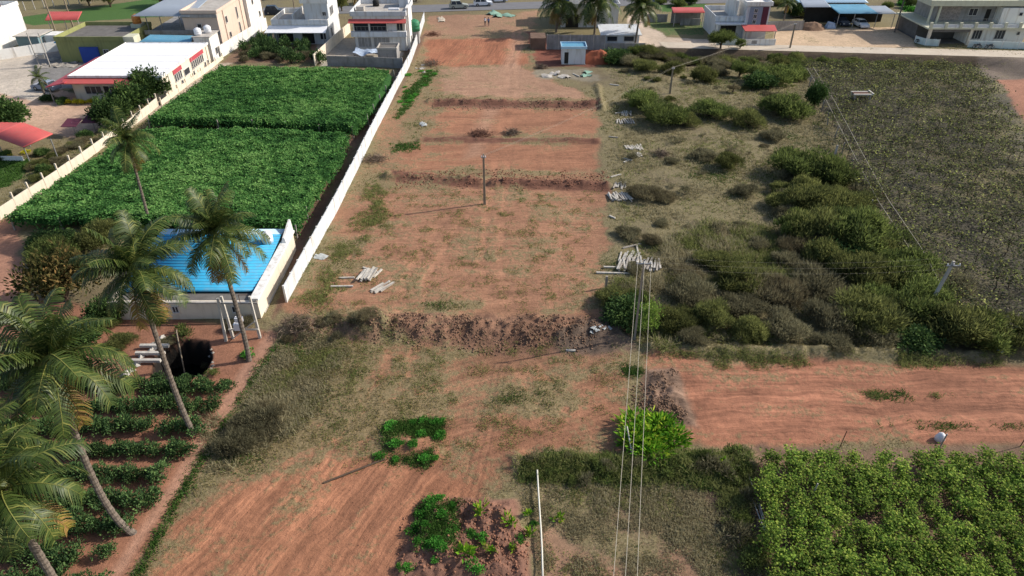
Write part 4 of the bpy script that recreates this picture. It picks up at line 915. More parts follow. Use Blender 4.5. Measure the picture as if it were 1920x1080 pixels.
# ---------------------------------------------------------------- palms
def frond_mesh(L,e0,droop,fol,ll=.85,n=34,lean=.8):
    t=np.linspace(0,1,12); ang=e0-droop*t**1.25; dx=np.cos(ang); dz=np.sin(ang); st=L/11
    px_=np.concatenate([[0],np.cumsum(dx[:-1]*st)]); pz_=np.concatenate([[0],np.cumsum(dz[:-1]*st)])
    C=[];D=[];Ls=[];Sd=[];sh=[]
    for k in range(n):
        s=.1+.9*(k+.5)/n; cx=np.interp(s,t,px_); cz=np.interp(s,t,pz_); a=np.interp(s,t,ang)
        ax=np.array([math.cos(a),0,math.sin(a)]); up=np.array([-math.sin(a),0,math.cos(a)])
        prof=ll*(.45+.75*math.sin(math.pi*min(1,s*.92+.08))**.7)
        for sg in (-1,1):
            d1=np.array([0,sg,0])*.85+ax*.55+up*.05+rng.normal(size=3)*.07
            d1=d1/np.linalg.norm(d1); d2=d1+np.array([0,0,-lean-.3*rng.random()]); d2/=np.linalg.norm(d2)
            p0=np.array([cx,0,cz]); p1=p0+d1*prof*.45; p2=p1+d2*prof*.6; wv=ax*.045+up*.0
            C+= [p0-wv,p0+wv,p1+wv,p1-wv,p2+wv*.3,p2-wv*.3]; sh.append(np.clip(.5+.22*rng.normal(),0,1))
    V=np.array(C); m_=len(sh); b0=np.arange(m_)*6
    Q1=np.stack([b0,b0+1,b0+2,b0+3],1); Q2=np.stack([b0+3,b0+2,b0+4,b0+5],1); Qf=np.concatenate([Q1,Q2])
    rn=np.repeat(np.array(sh),6)
    # rachis as a tapering three sided rod
    rr=[];k0=len(V)
    for i in range(12):
        r_=.05*(1-.8*t[i])+.008
        for q in range(3):
            th=2*math.pi*q/3; rr.append((px_[i]+0,math.cos(th)*r_,pz_[i]+math.sin(th)*r_))
    V=np.concatenate([V,np.array(rr)]); rn=np.concatenate([rn,np.full(len(rr),.97)])
    Qr=[(k0+3*i+q,k0+3*i+(q+1)%3,k0+3*(i+1)+(q+1)%3,k0+3*(i+1)+q) for i in range(11) for q in range(3)]
    return npmesh('frond',V,np.concatenate([Qf,np.array(Qr)]),FOL[fol],{'rnd':rn})
FR=[]
for e0,dr in ((1.35,.7),(1.1,1.2),(.8,1.5),(.45,1.6),(.1,1.5),(-.3,1.1)):
    FR.append([frond_mesh(4.7,e0,dr,'palm',1.0,40),frond_mesh(4.4,e0+.1,dr*1.15,'palm',1.0,40)])
FROLD=[frond_mesh(3.8,-.6,.9,'palmold'),frond_mesh(3.6,-.95,.5,'palmold')]
nutm=MB(); 
for k in range(9):
    a=k*.9; nutm.tube([(math.cos(a)*.25,math.sin(a)*.25,-.45-.1*(k%3)),(math.cos(a)*.28,math.sin(a)*.28,-.3-.1*(k%3)),(math.cos(a)*.25,math.sin(a)*.25,-.15-.1*(k%3))],[.05,.12,.04],6)
nutm=nutm.mesh('coconuts',plain('coconut_husk',(.16,.16,.05),.7,.3,5),True)
def palm(base,top,label,s=1.0,nf=26,rt=.17,group='coconut palms',bend=.5,old=3,name='coconut_palm',sw=.0):
    bx,by=base; bz=Tz(bx,by); tx,ty,tz=top
    e=empty(name,(bx,by,bz),label,'palm tree',group)
    pts=[];rs=[]; n=44
    for i in range(n+1):
        t=i/n; k=t**bend if bend<1 else t
        c=math.sin(math.pi*t)*.25
        pts.append(((tx-bx)*(t**1.0)*1.0+(tx-bx)*0+sw*math.sin(math.pi*t**.55),(ty-by)*t+0,(tz-bz)*t-(.3 if i==0 else 0)))
        rs.append(rt*(1.5 if i==0 else 1.15-.4*t)*(1.07 if i%2 else .93))
    MB().tube(pts,rs,9).obj('trunk',M['bark'],e,False)
    off=(tx-bx,ty-by,tz-bz)
    a0=random.random()*6
    for k in range(nf):
        lv=min(5,int(k/nf*6)); me=random.choice(FR[lv]); a=a0+k*2.39996
        q=s*random.uniform(.78,1.1)
        link('frond',me,e,(off[0],off[1],off[2]+.1),(random.uniform(-.4,.4),random.uniform(-.2,.2),a),q)
    for k in range(old): link('frond',random.choice(FROLD),e,(off[0],off[1],off[2]-.1),(random.uniform(-.2,.2),0,random.random()*6.3),s)
    link('coconuts',nutm,e,off,(0,0,0),s)
    return e
palm((-37.2,62.7),(-36.7,62.7,9.4),'slender lone palm rising against the lower green field',.72,22,.14,old=3)
palm((-20.5,41.6),(-20.7,42.2,10.9),'coconut palm whose crown hides part of the blue roof',.86,30,.17,old=6,sw=.15)
palm((-21.8,33.9),(-22.1,34.2,12.9),'tall coconut palm leaning above the dark well',.86,30,.17,old=5,sw=-.25)
palm((-22.3,25.9),(-22.7,26.2,12.9),'nearest full coconut palm with curved trunk over the bush rows',.92,30,.18,old=4,sw=-.85)
palm((-20.1,18.6),(-20.9,18.9,12.2),'coconut palm at the bottom left corner with cut off base',.82,28,.18,old=3,sw=-.4)
q=P(-40,860,12); palm((q[0],q[1]),(q[0],q[1],12.0),'coconut palm mostly outside the left edge at the bottom',.8,26,.18,old=1)
palm((8.8,143),(9.2,143,5.6),'leftmost of the three dark far palms behind the grey wall',1.15,34,.2,'far palms',old=6)
palm((16.2,141),(16.3,141,6.0),'middle of the three dark far palms behind the grey wall',1.15,34,.2,'far palms',old=3)
palm((22.8,131.9),(23.2,131.9,7.0),'rightmost far palm with pale trunk before the low grey building',1.05,32,.18,'far palms',old=4)
palm((-31.2,146),(-30.6,146,6.5),'small pale palm between the two white houses',.6,16,.14,'far palms',old=3)
palm((-71.5,104.5),(-71.5,104.5,2.6),'small dark palm by the parked car at the factory yard',.42,14,.14,'yard palms',old=1)
palm((76.2,143),(77.8,146,8.0),'leaning palm beside the bright green plot at upper right',.6,16,.14,'far palms',old=1)
palm((55.5,148),(55.6,148,4.2),'small yellowish palm behind the grey wall of the sandy yard',.5,14,.12,'far palms',old=5)

# ---------------------------------------------------------------- trees and bushes
def tree(kind,x_,y_,r,h,th,label,group=None,name='tree'):
    v=random.choice(BUSH[kind]); s=r/BSIZE[kind]; e=empty(name,(x_,y_,Tz(x_,y_)),label,'tree',group,random.random()*6)
    MB().tube([(0,0,-.2),(.05,.02,th*.5),(0,0,th+.4)],[.14*r**.5,.1*r**.5,.07*r**.5],7).obj('trunk',M['wood'],e)
    hh={'tree':2.6,'mango':3.2}.get(kind,1.7)
    o=link('crown',v[0],e,(0,0,th*.6),(0,0,0),(s,s,h/hh)); link('branches',v[1],e,(0,0,th*.6),(0,0,0),(s,s,h/hh)); return e
for u,v,r,h,lb in ((12,222,2.7,3.6,'round dark green tree at the left edge above the red shelter'),(208,215,2.8,3.4,'round dark tree nearest the left boundary wall post in the row of three'),
        (240,192,2.7,3.6,'middle round dark tree in front of the factory'),(280,168,2.8,4.0,'tallest round dark tree touching the corner of the factory')):
    q=P(u,v,1.6); tree('tree',q[0],q[1],r,h,.6,lb,'round trees by the factory')
q=P(110,525,2.2); tree('mango',q[0],q[1],3.3,4.6,.7,'big mango tree with rusty brown new leaves by the palms')
q=P(1343,72,1.2); tree('green',q[0]+.3,130.8,2.6,2.6,1.2,'spreading feathery green tree on the lane before the grey house')
q=P(1383,78,.8); tree('green',q[0],130.9,1.1,1.7,.5,'small upright tree right of the feathery tree')
q=P(1390,118,1.2); tree('green',q[0],q[1],2.0,2.4,.6,'pale leafy small tree at the edge of the far scrub')
q=P(1530,185,1.2); tree('tree',q[0],q[1],1.5,3.2,.3,'dark creeper covered stump tree at the vineyard corner')
q=P(1368,300,1.0); tree('olive',q[0],q[1],1.9,1.9,.2,'grey green bush in the middle of the scrub'); q=P(1367,282,1.6); tree('weed',q[0],q[1]-.3,.7,1.6,1.2,'small bright green sapling growing out of the grey bush')
q=P(1375,165,.6); tree('dry',q[0],q[1],1.1,1.0,.9,'bare little thin stemmed tree standing alone in the far scrub')
q=P(1215,605,1.2); tree('lime',q[0],q[1],1.2,2.0,.6,'light green sapling right of the three power wires')
q=P(60,450,1.0); plant('bush','tree',q[0]+2,q[1],2.6,'low dark shrubs under the near rim of the green field','bush',None,.5)
q=P(100,470,.8); plant('bush','green',q[0],q[1],2.6,'grey green shrub above the brown mango tree','bush',None,.8)
q=P(190,440,1.0); plant('bush','olive',q[0],q[1],2.6,'olive shrub between the crop rim and the palm crown','bush',None,1.0)
q=P(280,460,1.0); plant('bush','green',q[0],q[1],2.6,'yellow green shrub behind the tall palm crown','bush',None,1.1)
B=[(1245,215,2.9,'green','large rounded green bush right of the burnt slabs'),(1205,188,2.6,'green','dark bush behind the large rounded one'),(1285,225,1.8,'olive','low olive skirt of the large rounded bush'),
(1335,205,2.3,'green','dark green bush right of the largest scrub bush'),(1405,222,2.4,'olive','olive bush next to the bare little tree'),(1470,200,2.8,'green','bright topped bush left of the creeper stump'),
(1452,135,3.0,'green','broad green bush near the pale small tree'),(1425,150,2.0,'tree','darkest bush in the far scrub'),(1490,128,2.4,'green','green bush at the far vineyard corner'),
(1152,105,2.3,'tree','dark rounded shrub right of the pump hut'),(1180,112,1.8,'grey','grey shrub right of the dark one by the hut'),(1212,122,2.2,'olive','olive bush below the lane bank'),
(1262,125,1.8,'olive','olive bush beside the far utility pole'),(1325,135,2.3,'olive','yellow olive bush in the far scrub middle'),(1348,118,1.8,'grey','grey bush under the lane bank middle'),
(1212,358,2.3,'dry','dry straw coloured bush over the slab pile'),(1248,365,1.7,'dry','dry straw bush right of the slab pile bush'),(1395,355,1.6,'grey','dark scrub by the terrace edge'),(1450,250,1.9,'grey','brown grey scrub left of the vineyard'),
(1520,312,3.2,'green','green bush highest in the bush line along the vineyard'),(1490,325,2.4,'grey','brown shaded flank of the highest green bush'),(1560,330,2.6,'green','green bush touching the vineyard fence posts'),
(1535,375,3.0,'olive','olive bush second in the bush line along the vineyard'),(1590,380,2.4,'olive','olive bush against the vineyard edge, second row'),(1490,370,1.9,'grey','dark scrub left of the second olive bush'),
(1540,430,2.8,'olive','feathery olive bush in the middle of the bush line'),(1610,440,3.0,'green','yellow green bush in the middle of the bush line'),(1665,450,2.5,'green','lit green bush at the bend of the vineyard edge'),
(1490,455,2.4,'dry','brown dry bush left of the middle bush line'),(1575,480,2.4,'tree','darkest bush under the yellow green one'),(1700,505,2.6,'green','green bush left of the leaning pole'),(1630,510,2.8,'olive','olive bush below the dark one'),
(1545,525,2.6,'grey','grey brown bush in the wide lower scrub'),(1460,540,2.6,'dry','large dry brown bush in the lower scrub'),(1730,570,2.6,'green','bright feathery bush at the foot of the leaning pole'),(1650,580,2.9,'olive','large dark olive bush along the lower bank'),
(1560,590,2.6,'grey','grey twiggy bush along the lower bank'),(1475,610,2.3,'grey','brown twiggy bush left on the lower bank'),(1790,610,2.5,'olive','olive bush right of the lower bank middle'),(1850,625,2.0,'green','green bush near the blue sack'),
(1905,625,1.9,'olive','dark bush at the right picture edge'),(1395,570,2.2,'grey','grey scrub right of the pale shrub'),(1335,590,2.2,'olive','olive scrub in the lower left scrub'),(1272,600,2.0,'olive','olive bush right of the sapling'),
(1172,585,2.1,'tree','dark bush left of the power wires'),(1195,560,1.6,'green','small green bush among the wires'),(1150,560,1.7,'olive','olive bush at the edge of the red plot'),(1290,510,1.8,'dry','straw scrub right of the large slab pile'),
(1345,485,2.0,'olive','yellow green scrub above the pale shrub'),(1375,525,1.3,'dry','pale silvery shrub in the scrub'),(1180,432,1.3,'grey','grey thorn scrub above the large slab pile'),(1222,448,1.2,'dry','pale yellow shrub above the large slab pile'),
(1385,420,.8,'grey','little dark round thorn bush alone'),(1425,455,1.4,'grey','dark thorn scrub mid plot'),(1260,300,1.0,'grey','low dead brush right of the slab cross'),(1320,290,1.6,'grey','low grey scrub left of the sapling bush'),
(1640,625,2.1,'grey','dark twiggy bush at the lower bank centre'),(1720,635,1.9,'tree','deep green bush at the lower bank'),(1560,640,1.5,'grey','brown low bush on the lower bank'),(1300,635,1.4,'grey','grass clump bush at the lower left bank'),(1400,625,1.7,'olive','olive clump on the bank edge'),
(475,795,1.9,'grey','large grey green bush beside the palm garden path'),(440,828,1.5,'grey','grey dead bush left below the path bush'),(505,770,1.3,'dry','dry bush above the path bush'),
(90,185,1.0,'tree','small round shrub in the factory yard bed'),(118,190,1.0,'tree','clipped ball shrub left of the yellow hedge')]
for u,v,r,k,lb in B:
    if u>1455 and v>290 and k in('green','olive'): r*=1.2
    elif v<240 and u>1140: r*=1.22
    q=P(u,v,r*.35); plant('bush',k,q[0],q[1],r,lb,'bush','bushes',1.0 if k!='tree' else .55)
# rows of minor scrub that nothing tells apart
def inpoly(px_,py_,pl): return sdpoly(np.array([px_]),np.array([py_]),pl)[0]<0
def scatter(n,poly,kinds,rr,name,label,cat,group,zs_=1.0,avoid=None):
    pl=PP(poly); xs=[p[0] for p in pl]; yy=[p[1] for p in pl]; k=0; tr=0
    while k<n and tr<n*60:
        tr+=1; a=random.uniform(min(xs),max(xs)); b_=random.uniform(min(yy),max(yy))
        if not inpoly(a,b_,pl): continue
        if 27<a<100 and 120<b_<140 and b_>129.6-(a-28)*.11: continue
        plant(name,random.choice(kinds),a,b_,random.uniform(*rr),label,cat,group,zs_); k+=1
scrub=[(1145,240),(1500,240),(1600,430),(1800,640),(1240,650),(1140,560)]
scatter(46,scrub,['grey','dry','tuft','tuft','tuft'],(.5,1.1),'scrub_clump','low brown grey scrub clump in the open scrub plot','scrub','low scrub clumps in the open plot',.8)
scatter(18,[(1130,110),(1480,110),(1500,230),(1150,230)],['grey','olive','tuft'],(.6,1.2),'scrub_clump','low olive scrub clump in the far part of the plot','scrub','low scrub clumps in the far plot',.8)
scatter(48,[(1235,88),(1500,90),(1500,112),(1180,110)],['grey','olive','grey','green'],(1.2,2.1),'bank_bush','dark bush growing on the bank under the lane','bush','bushes on the lane bank')
scatter(30,[(1500,94),(1840,100),(1840,112),(1500,108)],['olive','green','grey'],(1.0,1.6),'bank_bush','green bush along the lane edge of the vineyard','bush','bushes on the vineyard lane edge')
scatter(20,[(968,862),(1400,852),(1395,905),(970,905)],['greent','tuft','greent'],(.4,.8),'grass_clump','green grass clump on the strip above the near weedy plot','grass clump','grass clumps on the near strip')
scatter(12,[(1330,880),(1400,880),(1440,1080),(1390,1080)],['tuft','greent'],(.6,1.1),'grass_clump','dark weed clump along the near vineyard edge','weeds','weed clumps by the near vineyard',.8)
scatter(16,[(540,605),(700,600),(710,640),(540,650)],['tuft','dry'],(.5,.9),'brush_clump','dead brown brush on the bank below the white wall end','brush','dead brush below the wall')
scatter(18,[(700,790),(830,785),(825,870),(700,860)],['weed'],(.25,.6),'weed_patch','bright green weed patch round the low earth ring','weeds','weeds round the earth ring')
scatter(22,[(785,945),(860,940),(850,1080),(745,1080)],['weed'],(.25,.55),'weed_patch','bright green weeds on the loose soil mound','weeds','weeds on the soil mound')
scatter(9,[(880,950),(1000,950),(1000,1080),(880,1080)],['weed','brights'],(.3,.6),'weed_patch','green weeds on the right side of the loose soil mound','weeds','weeds right on the mound')
scatter(14,[(765,130),(830,130),(780,190),(738,225),(735,185)],['weed'],(.5,.9),'weed_patch','bright green weeds beside the panel wall','weeds','weeds beside the panel wall',.6)
scatter(20,[(60,310),(190,240),(200,262),(15,385)],['olive','grey','tree','dry'],(.7,1.4),'garden_shrub','mixed shrub in the garden strip behind the low cream wall','shrub','shrubs in the garden strip',.8)
scatter(7,[(0,290),(90,285),(90,300),(0,305)],['tree','yellow'],(.6,.9),'garden_shrub','clipped shrub in front of the red shelter','shrub','clipped shrubs by the shelter',.7)
scatter(40,[(462,88),(590,92),(600,120),(440,118)],['mulb','mulb','grey'],(.9,1.3),'orchard_bush','dark grey green bush in the plot before the terrace house','bush','bushes in front of the terrace house',1.5)
scatter(14,[(0,700),(150,700),(150,740),(0,740)],['mulb'],(.8,1.1),'crop_bush','dark bush under the palm crowns','bush','bushes under the palms',1.2)
scatter(10,[(60,590),(230,600),(230,690),(60,690)],['olive','tree','green'],(.9,1.6),'understorey_bush','bush growing in the palm shade behind the well','bush','bushes behind the well')
for u,v in ((130,190),(142,190),(155,190),(168,188),(178,187)):
    q=P(u,v,.4); plant('hedge_shrub','yellow',q[0],q[1],.75,'bright yellow hedge shrub in front of the factory','hedge','yellow hedge')
scatter(9,[(1215,-5),(1330,-12),(1330,10),(1240,15)],['tree','green'],(1.4,2.2),'tree_clump','green bush in the planted field behind the red shed','bush','bushes behind the right red shed')
scatter(12,[(1440,-12),(1570,-12),(1560,30),(1450,38)],['olive','tree'],(1.5,2.6),'tree_clump','dark bush beyond the grey wall at the top edge','bush','bushes beyond the grey wall')
scatter(9,[(1640,-14),(1720,-14),(1710,30),(1650,20)],['green','weed'],(1.2,2.0),'banana_clump','bright leafy plant by the green plot at upper right','bush','leafy plants at upper right',1.4)
for i,(u,v,r,h) in enumerate(((165,2,2.6,4.4),(205,4,3.0,5.0),(300,2,2.4,4.4),(325,6,2.2,4.0),(640,12,1.8,3.0),(680,-2,2.2,3.4),(780,-6,2.4,3.6),(880,-22,2.8,4),(960,-20,2.6,4),(1240,-14,3,4.5),(1390,-16,2.6,4.2),(520,-12,2.6,4),(440,-14,2.6,4),(30,-10,3,4.5),(90,-12,3,4.4))):
    q=P(u,v,1.0); tree(['tree','olive','green'][i%3],q[0],q[1],r,h,1.0,'leafy tree standing along the road at the top edge','trees along the top edge')
scatter(34,[(1470,290),(1600,300),(1720,500),(1880,635),(1260,645),(1240,570),(1440,500)],['olive','grey','olive','grey','green'],(1.4,2.4),'thicket_bush','grey olive bush merging into the thicket beside the vineyard','bush','thicket bushes beside the vineyard',1.1)
# bright croton clump and small relatives
q=P(1222,812,.7); plant('bright_shrub','bright',q[0],q[1],2.2,'vivid yellow green broad leaf shrub beside the earth heap','shrub',None,.55)
for u,v,r,lb in ((1050,972,.35,'small yellow green plant in the near weedy plot'),(992,962,.3,'tiny yellow green plant beside the white pipe'),(953,988,.45,'yellow plant on the right flank of the soil mound'),(958,1035,.3,'small yellow plant low on the soil mound'),(1352,872,.35,'bright plant by the corner of the near vineyard')):
    q=P(u,v,.2); plant('yellow_plant','brights',q[0],q[1],r,lb,'plant')
# bush rows in the palm garden
for ri,(yr,xe) in enumerate(((38.4,-20.6),(36.3,-21.6),(34.2,-21.9),(32.1,-21.9),(30.0,-22.3),(28.0,-22.4),(26.2,-23.0),(24.3,-23.2),(22.4,-22.8),(20.6,-22.8))):
    xx=xe; 
    while xx>-.76*(yr+15) and xx>-36:
        a=xx+random.uniform(-.15,.15); b_=yr+random.uniform(-.15,.15)
        if not (sdpoly(np.array([a]),np.array([b_]),WELL)[0]<.6) and random.random()>.04:
            plant('crop_bush','mulb',a,b_,random.uniform(.68,.88),'dark green crop bush in the planted rows under the palms','bush','crop bush rows under the palms',1.05)
        xx-=.85

# ---------------------------------------------------------------- vineyards
def vine_variant(n,reach,zt,nl,fol,L,W,tr=.05,dense=False):
    mb=MB(); ends=[]
    mb.tube([(0,0,-.2),(.12,.05,zt*.4),(-.05,.08,zt*.75),(0,0,zt)],[tr*1.3,tr,tr*.9,tr*.8],5)
    for k in range(n):
        a=6.28*k/n+random.uniform(-.3,.3); p=[(0,0,zt)]
        for j in range(1,4):
            a+=random.uniform(-.35,.35); p.append((p[-1][0]+math.cos(a)*reach/3,p[-1][1]+math.sin(a)*reach/3,zt+random.uniform(-.08,.16)))
        mb.tube(p,[tr*.6,tr*.45,tr*.3,tr*.2],4); ends+=p
    ends=np.array(ends); i=rng.integers(0,len(ends),nl)
    C=ends[i]+rng.normal(size=(nl,3))*np.array([reach*.22,reach*.22,.14])
    if dense: C=rng.normal(size=(nl,3))*np.array([reach*.36,reach*.55,.30])+np.array([0,0,zt*.9]); C[:,2]=np.minimum(C[:,2],zt+.3)-.25*rng.random(nl)*0
    D=rng.normal(size=(nl,3)); D[:,2]=D[:,2]*.4-.1
    side=unit(np.cross(unit(D),np.array([0,0,1.])+rng.normal(size=(nl,3))*.5))
    t=np.clip(rng.random(nl)**(1.0 if dense else 2.4),0,1)
    return mb.mesh('trunk',M['wood']),leafmesh('leaves',C,D,L*(.7+.6*rng.random(nl)),W*(.7+.6*rng.random(nl)),FOL[fol],t,side)
SV=[vine_variant(6,1.9,1.6,230,'sparse',.22,.17,.045) for _ in range(5)]
DV=[vine_variant(5,.60,1.15,460,'vine',.135,.115,.035,True) for _ in range(5)]
vpoly=PP([(1512,100),(1822,104),(1915,225),(2010,330),(2010,620),(1760,585),(1655,425)],1.5)
cnt=0; yy=46.0; st=2.7
cand=[]
while yy<131:
    xx=34.0
    while xx<92:
        a=xx+random.uniform(-.9,.9); b_=yy+random.uniform(-.9,.9)
        if inpoly(a,b_,vpoly) and a<.755*(b_+20)+2: cand.append((a,b_))
        xx+=st
    yy+=st
print('VINES',len(cand))
cand.sort(key=lambda p:p[1])
for a,b_ in cand[:300]:
    v=random.choice(SV); e=empty('grape_vine',(a,b_,Tz(a,b_)),'nearly bare trained vine with scattered yellow leaves in the large vineyard','vine','vines of the large vineyard',random.random()*6.3,random.uniform(.9,1.15))
    link('trunk',v[0],e); link('leaves',v[1],e)
if len(cand)>300:
    # the farthest vines, joined
    Vs=[];Qs=[];rn=[];k0=0
    for a,b_ in cand[300:]:
        me=random.choice(SV)[1]; V=np.zeros(len(me.vertices)*3,np.float32); me.vertices.foreach_get('co',V); V=V.reshape(-1,3)+np.array([a,b_,Tz(a,b_)])
        r_=np.zeros(len(V),np.float32); me.attributes['rnd'].data.foreach_get('value',r_)
        Vs.append(V); rn.append(r_); Qs.append(np.arange(len(V)).reshape(-1,4)+k0); k0+=len(V)
    o=link('far_vines',npmesh('far_vines',np.concatenate(Vs),np.concatenate(Qs),FOL['sparse'],{'rnd':np.concatenate(rn)})); tag(o,'far rows of the large bare vineyard next to the lane','vines',None,'stuff')
# twig litter and tangled shoots carpeting the large vineyard
n=42000; gx=rng.uniform(34,92,n); gy=rng.uniform(46,131,n); k=(sdpoly(gx,gy,vpoly)<0); gx,gy=gx[k],gy[k]; n=len(gx)
D=rng.normal(size=(n,3)); D[:,2]*=.25
o=link('vineyard_shoots',leafmesh('vineyard_shoots',np.column_stack([gx,gy,T(gx,gy)+1.35+.3*rng.random(n)]),D,.2+.5*rng.random(n),.04+.04*rng.random(n),FOL['grey'],rng.random(n)*.5)); tag(o,'tangle of dry grey shoots over the large vineyard','shoots',None,'stuff')
dpoly=PP([(1412,852),(1990,845),(2030,1150),(1462,1150)],.9)
yy=17.0; nd=0
while yy<33.6:
    xx=14.0
    while xx<38:
        a=xx+.35*math.sin(yy*1.3+xx*.7)+random.uniform(-.2,.2)+(yy-17)*.0; b_=yy+random.uniform(-.16,.16)
        if inpoly(a,b_,dpoly) and a<.76*(b_+17)+2 and random.random()>.05 and nd<300:
            v=random.choice(DV); e=empty('young_vine',(a,b_,Tz(a,b_)),'leafy green vine in the dense plot at bottom right','vine','vines of the near green plot',random.random()*6.3,random.uniform(.85,1.15))
            link('trunk',v[0],e); link('leaves',v[1],e); nd+=1
        xx+=1.2
    yy+=.92
print('YOUNG',nd)
for u,v,h,lb in ((1517,945,1.9,'white topped post inside the near green plot'),(1573,842,1.7,'thin stake at the top rim of the near green plot'),(1758,846,1.6,'stake beside the white sack'),(1912,838,1.7,'stake at the right edge above the near green plot')):
    q=P(u,v); o=MB().tube([(0,0,-.2),(.08,0,h)],.05 if 'white' in lb else .03,5).obj('stake',M['granited'] if 'white' in lb else M['rust'],None,loc=(q[0],q[1],Tz(*q))); tag(o,lb,'post','stakes of the near plot')
q=P(1760,826); o=MB().tube([(0,0,-.05),(0,0,.25),(.05,0,.55),(.05,0,.68)],[.3,.32,.22,.06],10).obj('white_sack',M['tank'],None,True,(q[0],q[1],Tz(*q))); tag(o,'white sack standing at the rim of the near green plot','sack')
q=P(1871,662); o=MB().tube([(0,0,-.05),(.05,0,.3),(.1,.05,.6),(.12,.05,.8)],[.28,.34,.22,.1],9).obj('blue_sack',M['palebluesheet'],None,True,(q[0],q[1],Tz(*q))); tag(o,'pale blue sack lying by the scrub at the right edge','sack')
q=P(1887,652,.2); o=MB().box(-.12,.12,-.1,.1,0,.35).obj('white_can',M['tank'],None,loc=(q[0],q[1],Tz(*q))); tag(o,'small white can beside the pale blue sack','can')

# posts + wires of the vineyard edge
e=empty('vineyard_fence',(0,0,0),'leaning granite posts and two slack wires along the vineyard edge','fence')
ep=[P(1512,118,1.6),P(1545,190,1.6),P(1600,300,1.6),P(1640,380,1.6),P(1700,470,1.6),P(1745,560,1.6)]
pm=MB().hexa([(-.08,-.06,-.2),(.08,-.06,-.2),(.08,.06,-.2),(-.08,.06,-.2),(-.06,-.05,1.8),(.06,-.05,1.8),(.06,.05,1.8),(-.06,.05,1.8)]).mesh('post',M['granited'])
for a,b_ in zip(ep[:-1],ep[1:]):
    m_=max(2,int(math.dist(a,b_)/5))
    for j in range(m_):
        px_=a[0]+(b_[0]-a[0])*j/m_; py_=a[1]+(b_[1]-a[1])*j/m_; link('post',pm,e,(px_,py_,Tz(px_,py_)),(random.uniform(-.1,.1),random.uniform(-.12,.12),0))
for dx,zz in ((0.3,1.75),(1.3,1.9)): MB().tube([(p[0]+dx,p[1],zz+Tz(*p)) for p in ep],.022,4).obj('wire',M['wire'],e)
# shrine like stone table in the vineyard
q=P(1607,205,0); e=empty('stone_stand',(q[0],q[1],Tz(*q)),'tall granite slab stand rising out of the vineyard','stand')
for dx in (-1.1,1.1):
    for dy in (-.5,.5): MB().box(dx-.1,dx+.1,dy-.1,dy+.1,-.2,2.3).obj('leg',M['granited'],e)
part('slab',M['granite'],e,-1.4,1.3,-.8,-.5,2.3,2.45); part('slab',M['granite'],e,-1.3,1.2,.4,.7,2.3,2.45); part('slab',M['rust'],e,-1.2,1.1,-.45,.35,2.3,2.4); MB().box(1.25,1.45,-.8,.9,2.46,2.56).obj('beam',M['granite'],e)
for u,v,h in ((1670,245,2.6),(1718,175,1.8),(1870,615,2.0)):
    q=P(u,v); o=MB().tube([(0,0,-.2),(.1,0,h)],.06,5).obj('vineyard_post',M['pole'],None,loc=(q[0],q[1],Tz(*q))); tag(o,'single bare post standing inside the large vineyard','post','posts inside the large vineyard')

# ---------------------------------------------------------------- power line
def upole(x_,y_,h,label,arm=1.2,az=0,lean=(0,0),r=.14,mat='pole',rot=0):
    e=empty('utility_pole',(x_,y_,Tz(x_,y_)),label,'utility pole','utility poles')
    MB().hexa([(-r,-r*.8,-.3),(r,-r*.8,-.3),(r,r*.8,-.3),(-r,r*.8,-.3),(-r*.7+lean[0],-r*.6+lean[1],h),(r*.7+lean[0],-r*.6+lean[1],h),(r*.7+lean[0],r*.6+lean[1],h),(-r*.7+lean[0],r*.6+lean[1],h)]).obj('post',M[mat],e)
    if arm:
        o=MB().box(-arm/2,arm/2,-.05,.05,-.05,.05).obj('crossarm',M['steel'],e,loc=(lean[0],lean[1]-r-.0,h-.35)); o.rotation_euler=(0,0,az)
        for k in (-.45,0,.45): MB().tube([(k*arm,0,.05),(k*arm,0,.2)],.05,6).obj('insulator',M['tank'],o)
    return (x_+lean[0],y_+lean[1],h-.15+Tz(x_,y_))
def wire(a,b,sag,label,r=.02,name='power_wire',group='power wires'):
    r*=.8
    pts=[]
    for i in range(25):
        t=i/24; pts.append((a[0]+(b[0]-a[0])*t,a[1]+(b[1]-a[1])*t,a[2]+(b[2]-a[2])*t-4*sag*t*(1-t)))
    o=MB().tube(pts,r,4).obj(name,M['wire'],None); tag(o,label,'wire',group)
p1=upole(-3.0,68.3,5.9,'tall bare pole standing alone in the middle of the red plot',.45)
p2=upole(9.9,44.2,7.6,'power pole among the bushes carrying the three wires',1.15,r=.085,mat='steel')
p3=upole(35.3,48.0,5.1,'leaning power pole at the corner of the vineyard',1.1,lean=(.9,.3),mat='conc')
p4=upole(24.4,105.7,4.2,'slim pole standing in the far scrub',.4)
p5=upole(51.5,131.4,4.6,'slim pole on the lane beside the red awning house',.4)
p6=upole(39.3,79.0,2.6,'grey stub pole in the bush line beside the vineyard',0,mat='conc')
for k,dx in enumerate((-.5,0,.5)):
    wire((p2[0]+dx,p2[1]-.2,p2[2]),(1.2+dx*1.1,-2,7.0),.35,['left','middle','right'][k]+' of the three thick wires running down to the bottom edge',.021)
    wire((p2[0],p2[1]+dx*1.6,p2[2]),(p3[0],p3[1]+dx*1.6,p3[2]),.6,['lowest','middle','highest'][k]+' thin wire strung across the scrub to the leaning pole',.0035)
for dx in (-.15,.15):
    lb='left' if dx<0 else 'right'
    wire((p1[0]+dx,p1[1],p1[2]),(p4[0]+dx,p4[1],p4[2]),.5,lb+' thin wire from the lone pole to the slim scrub pole',.008); wire((p4[0]+dx,p4[1],p4[2]),(p5[0]+dx,p5[1],p5[2]),.3,lb+' thin wire from the slim scrub pole to the lane',.012)
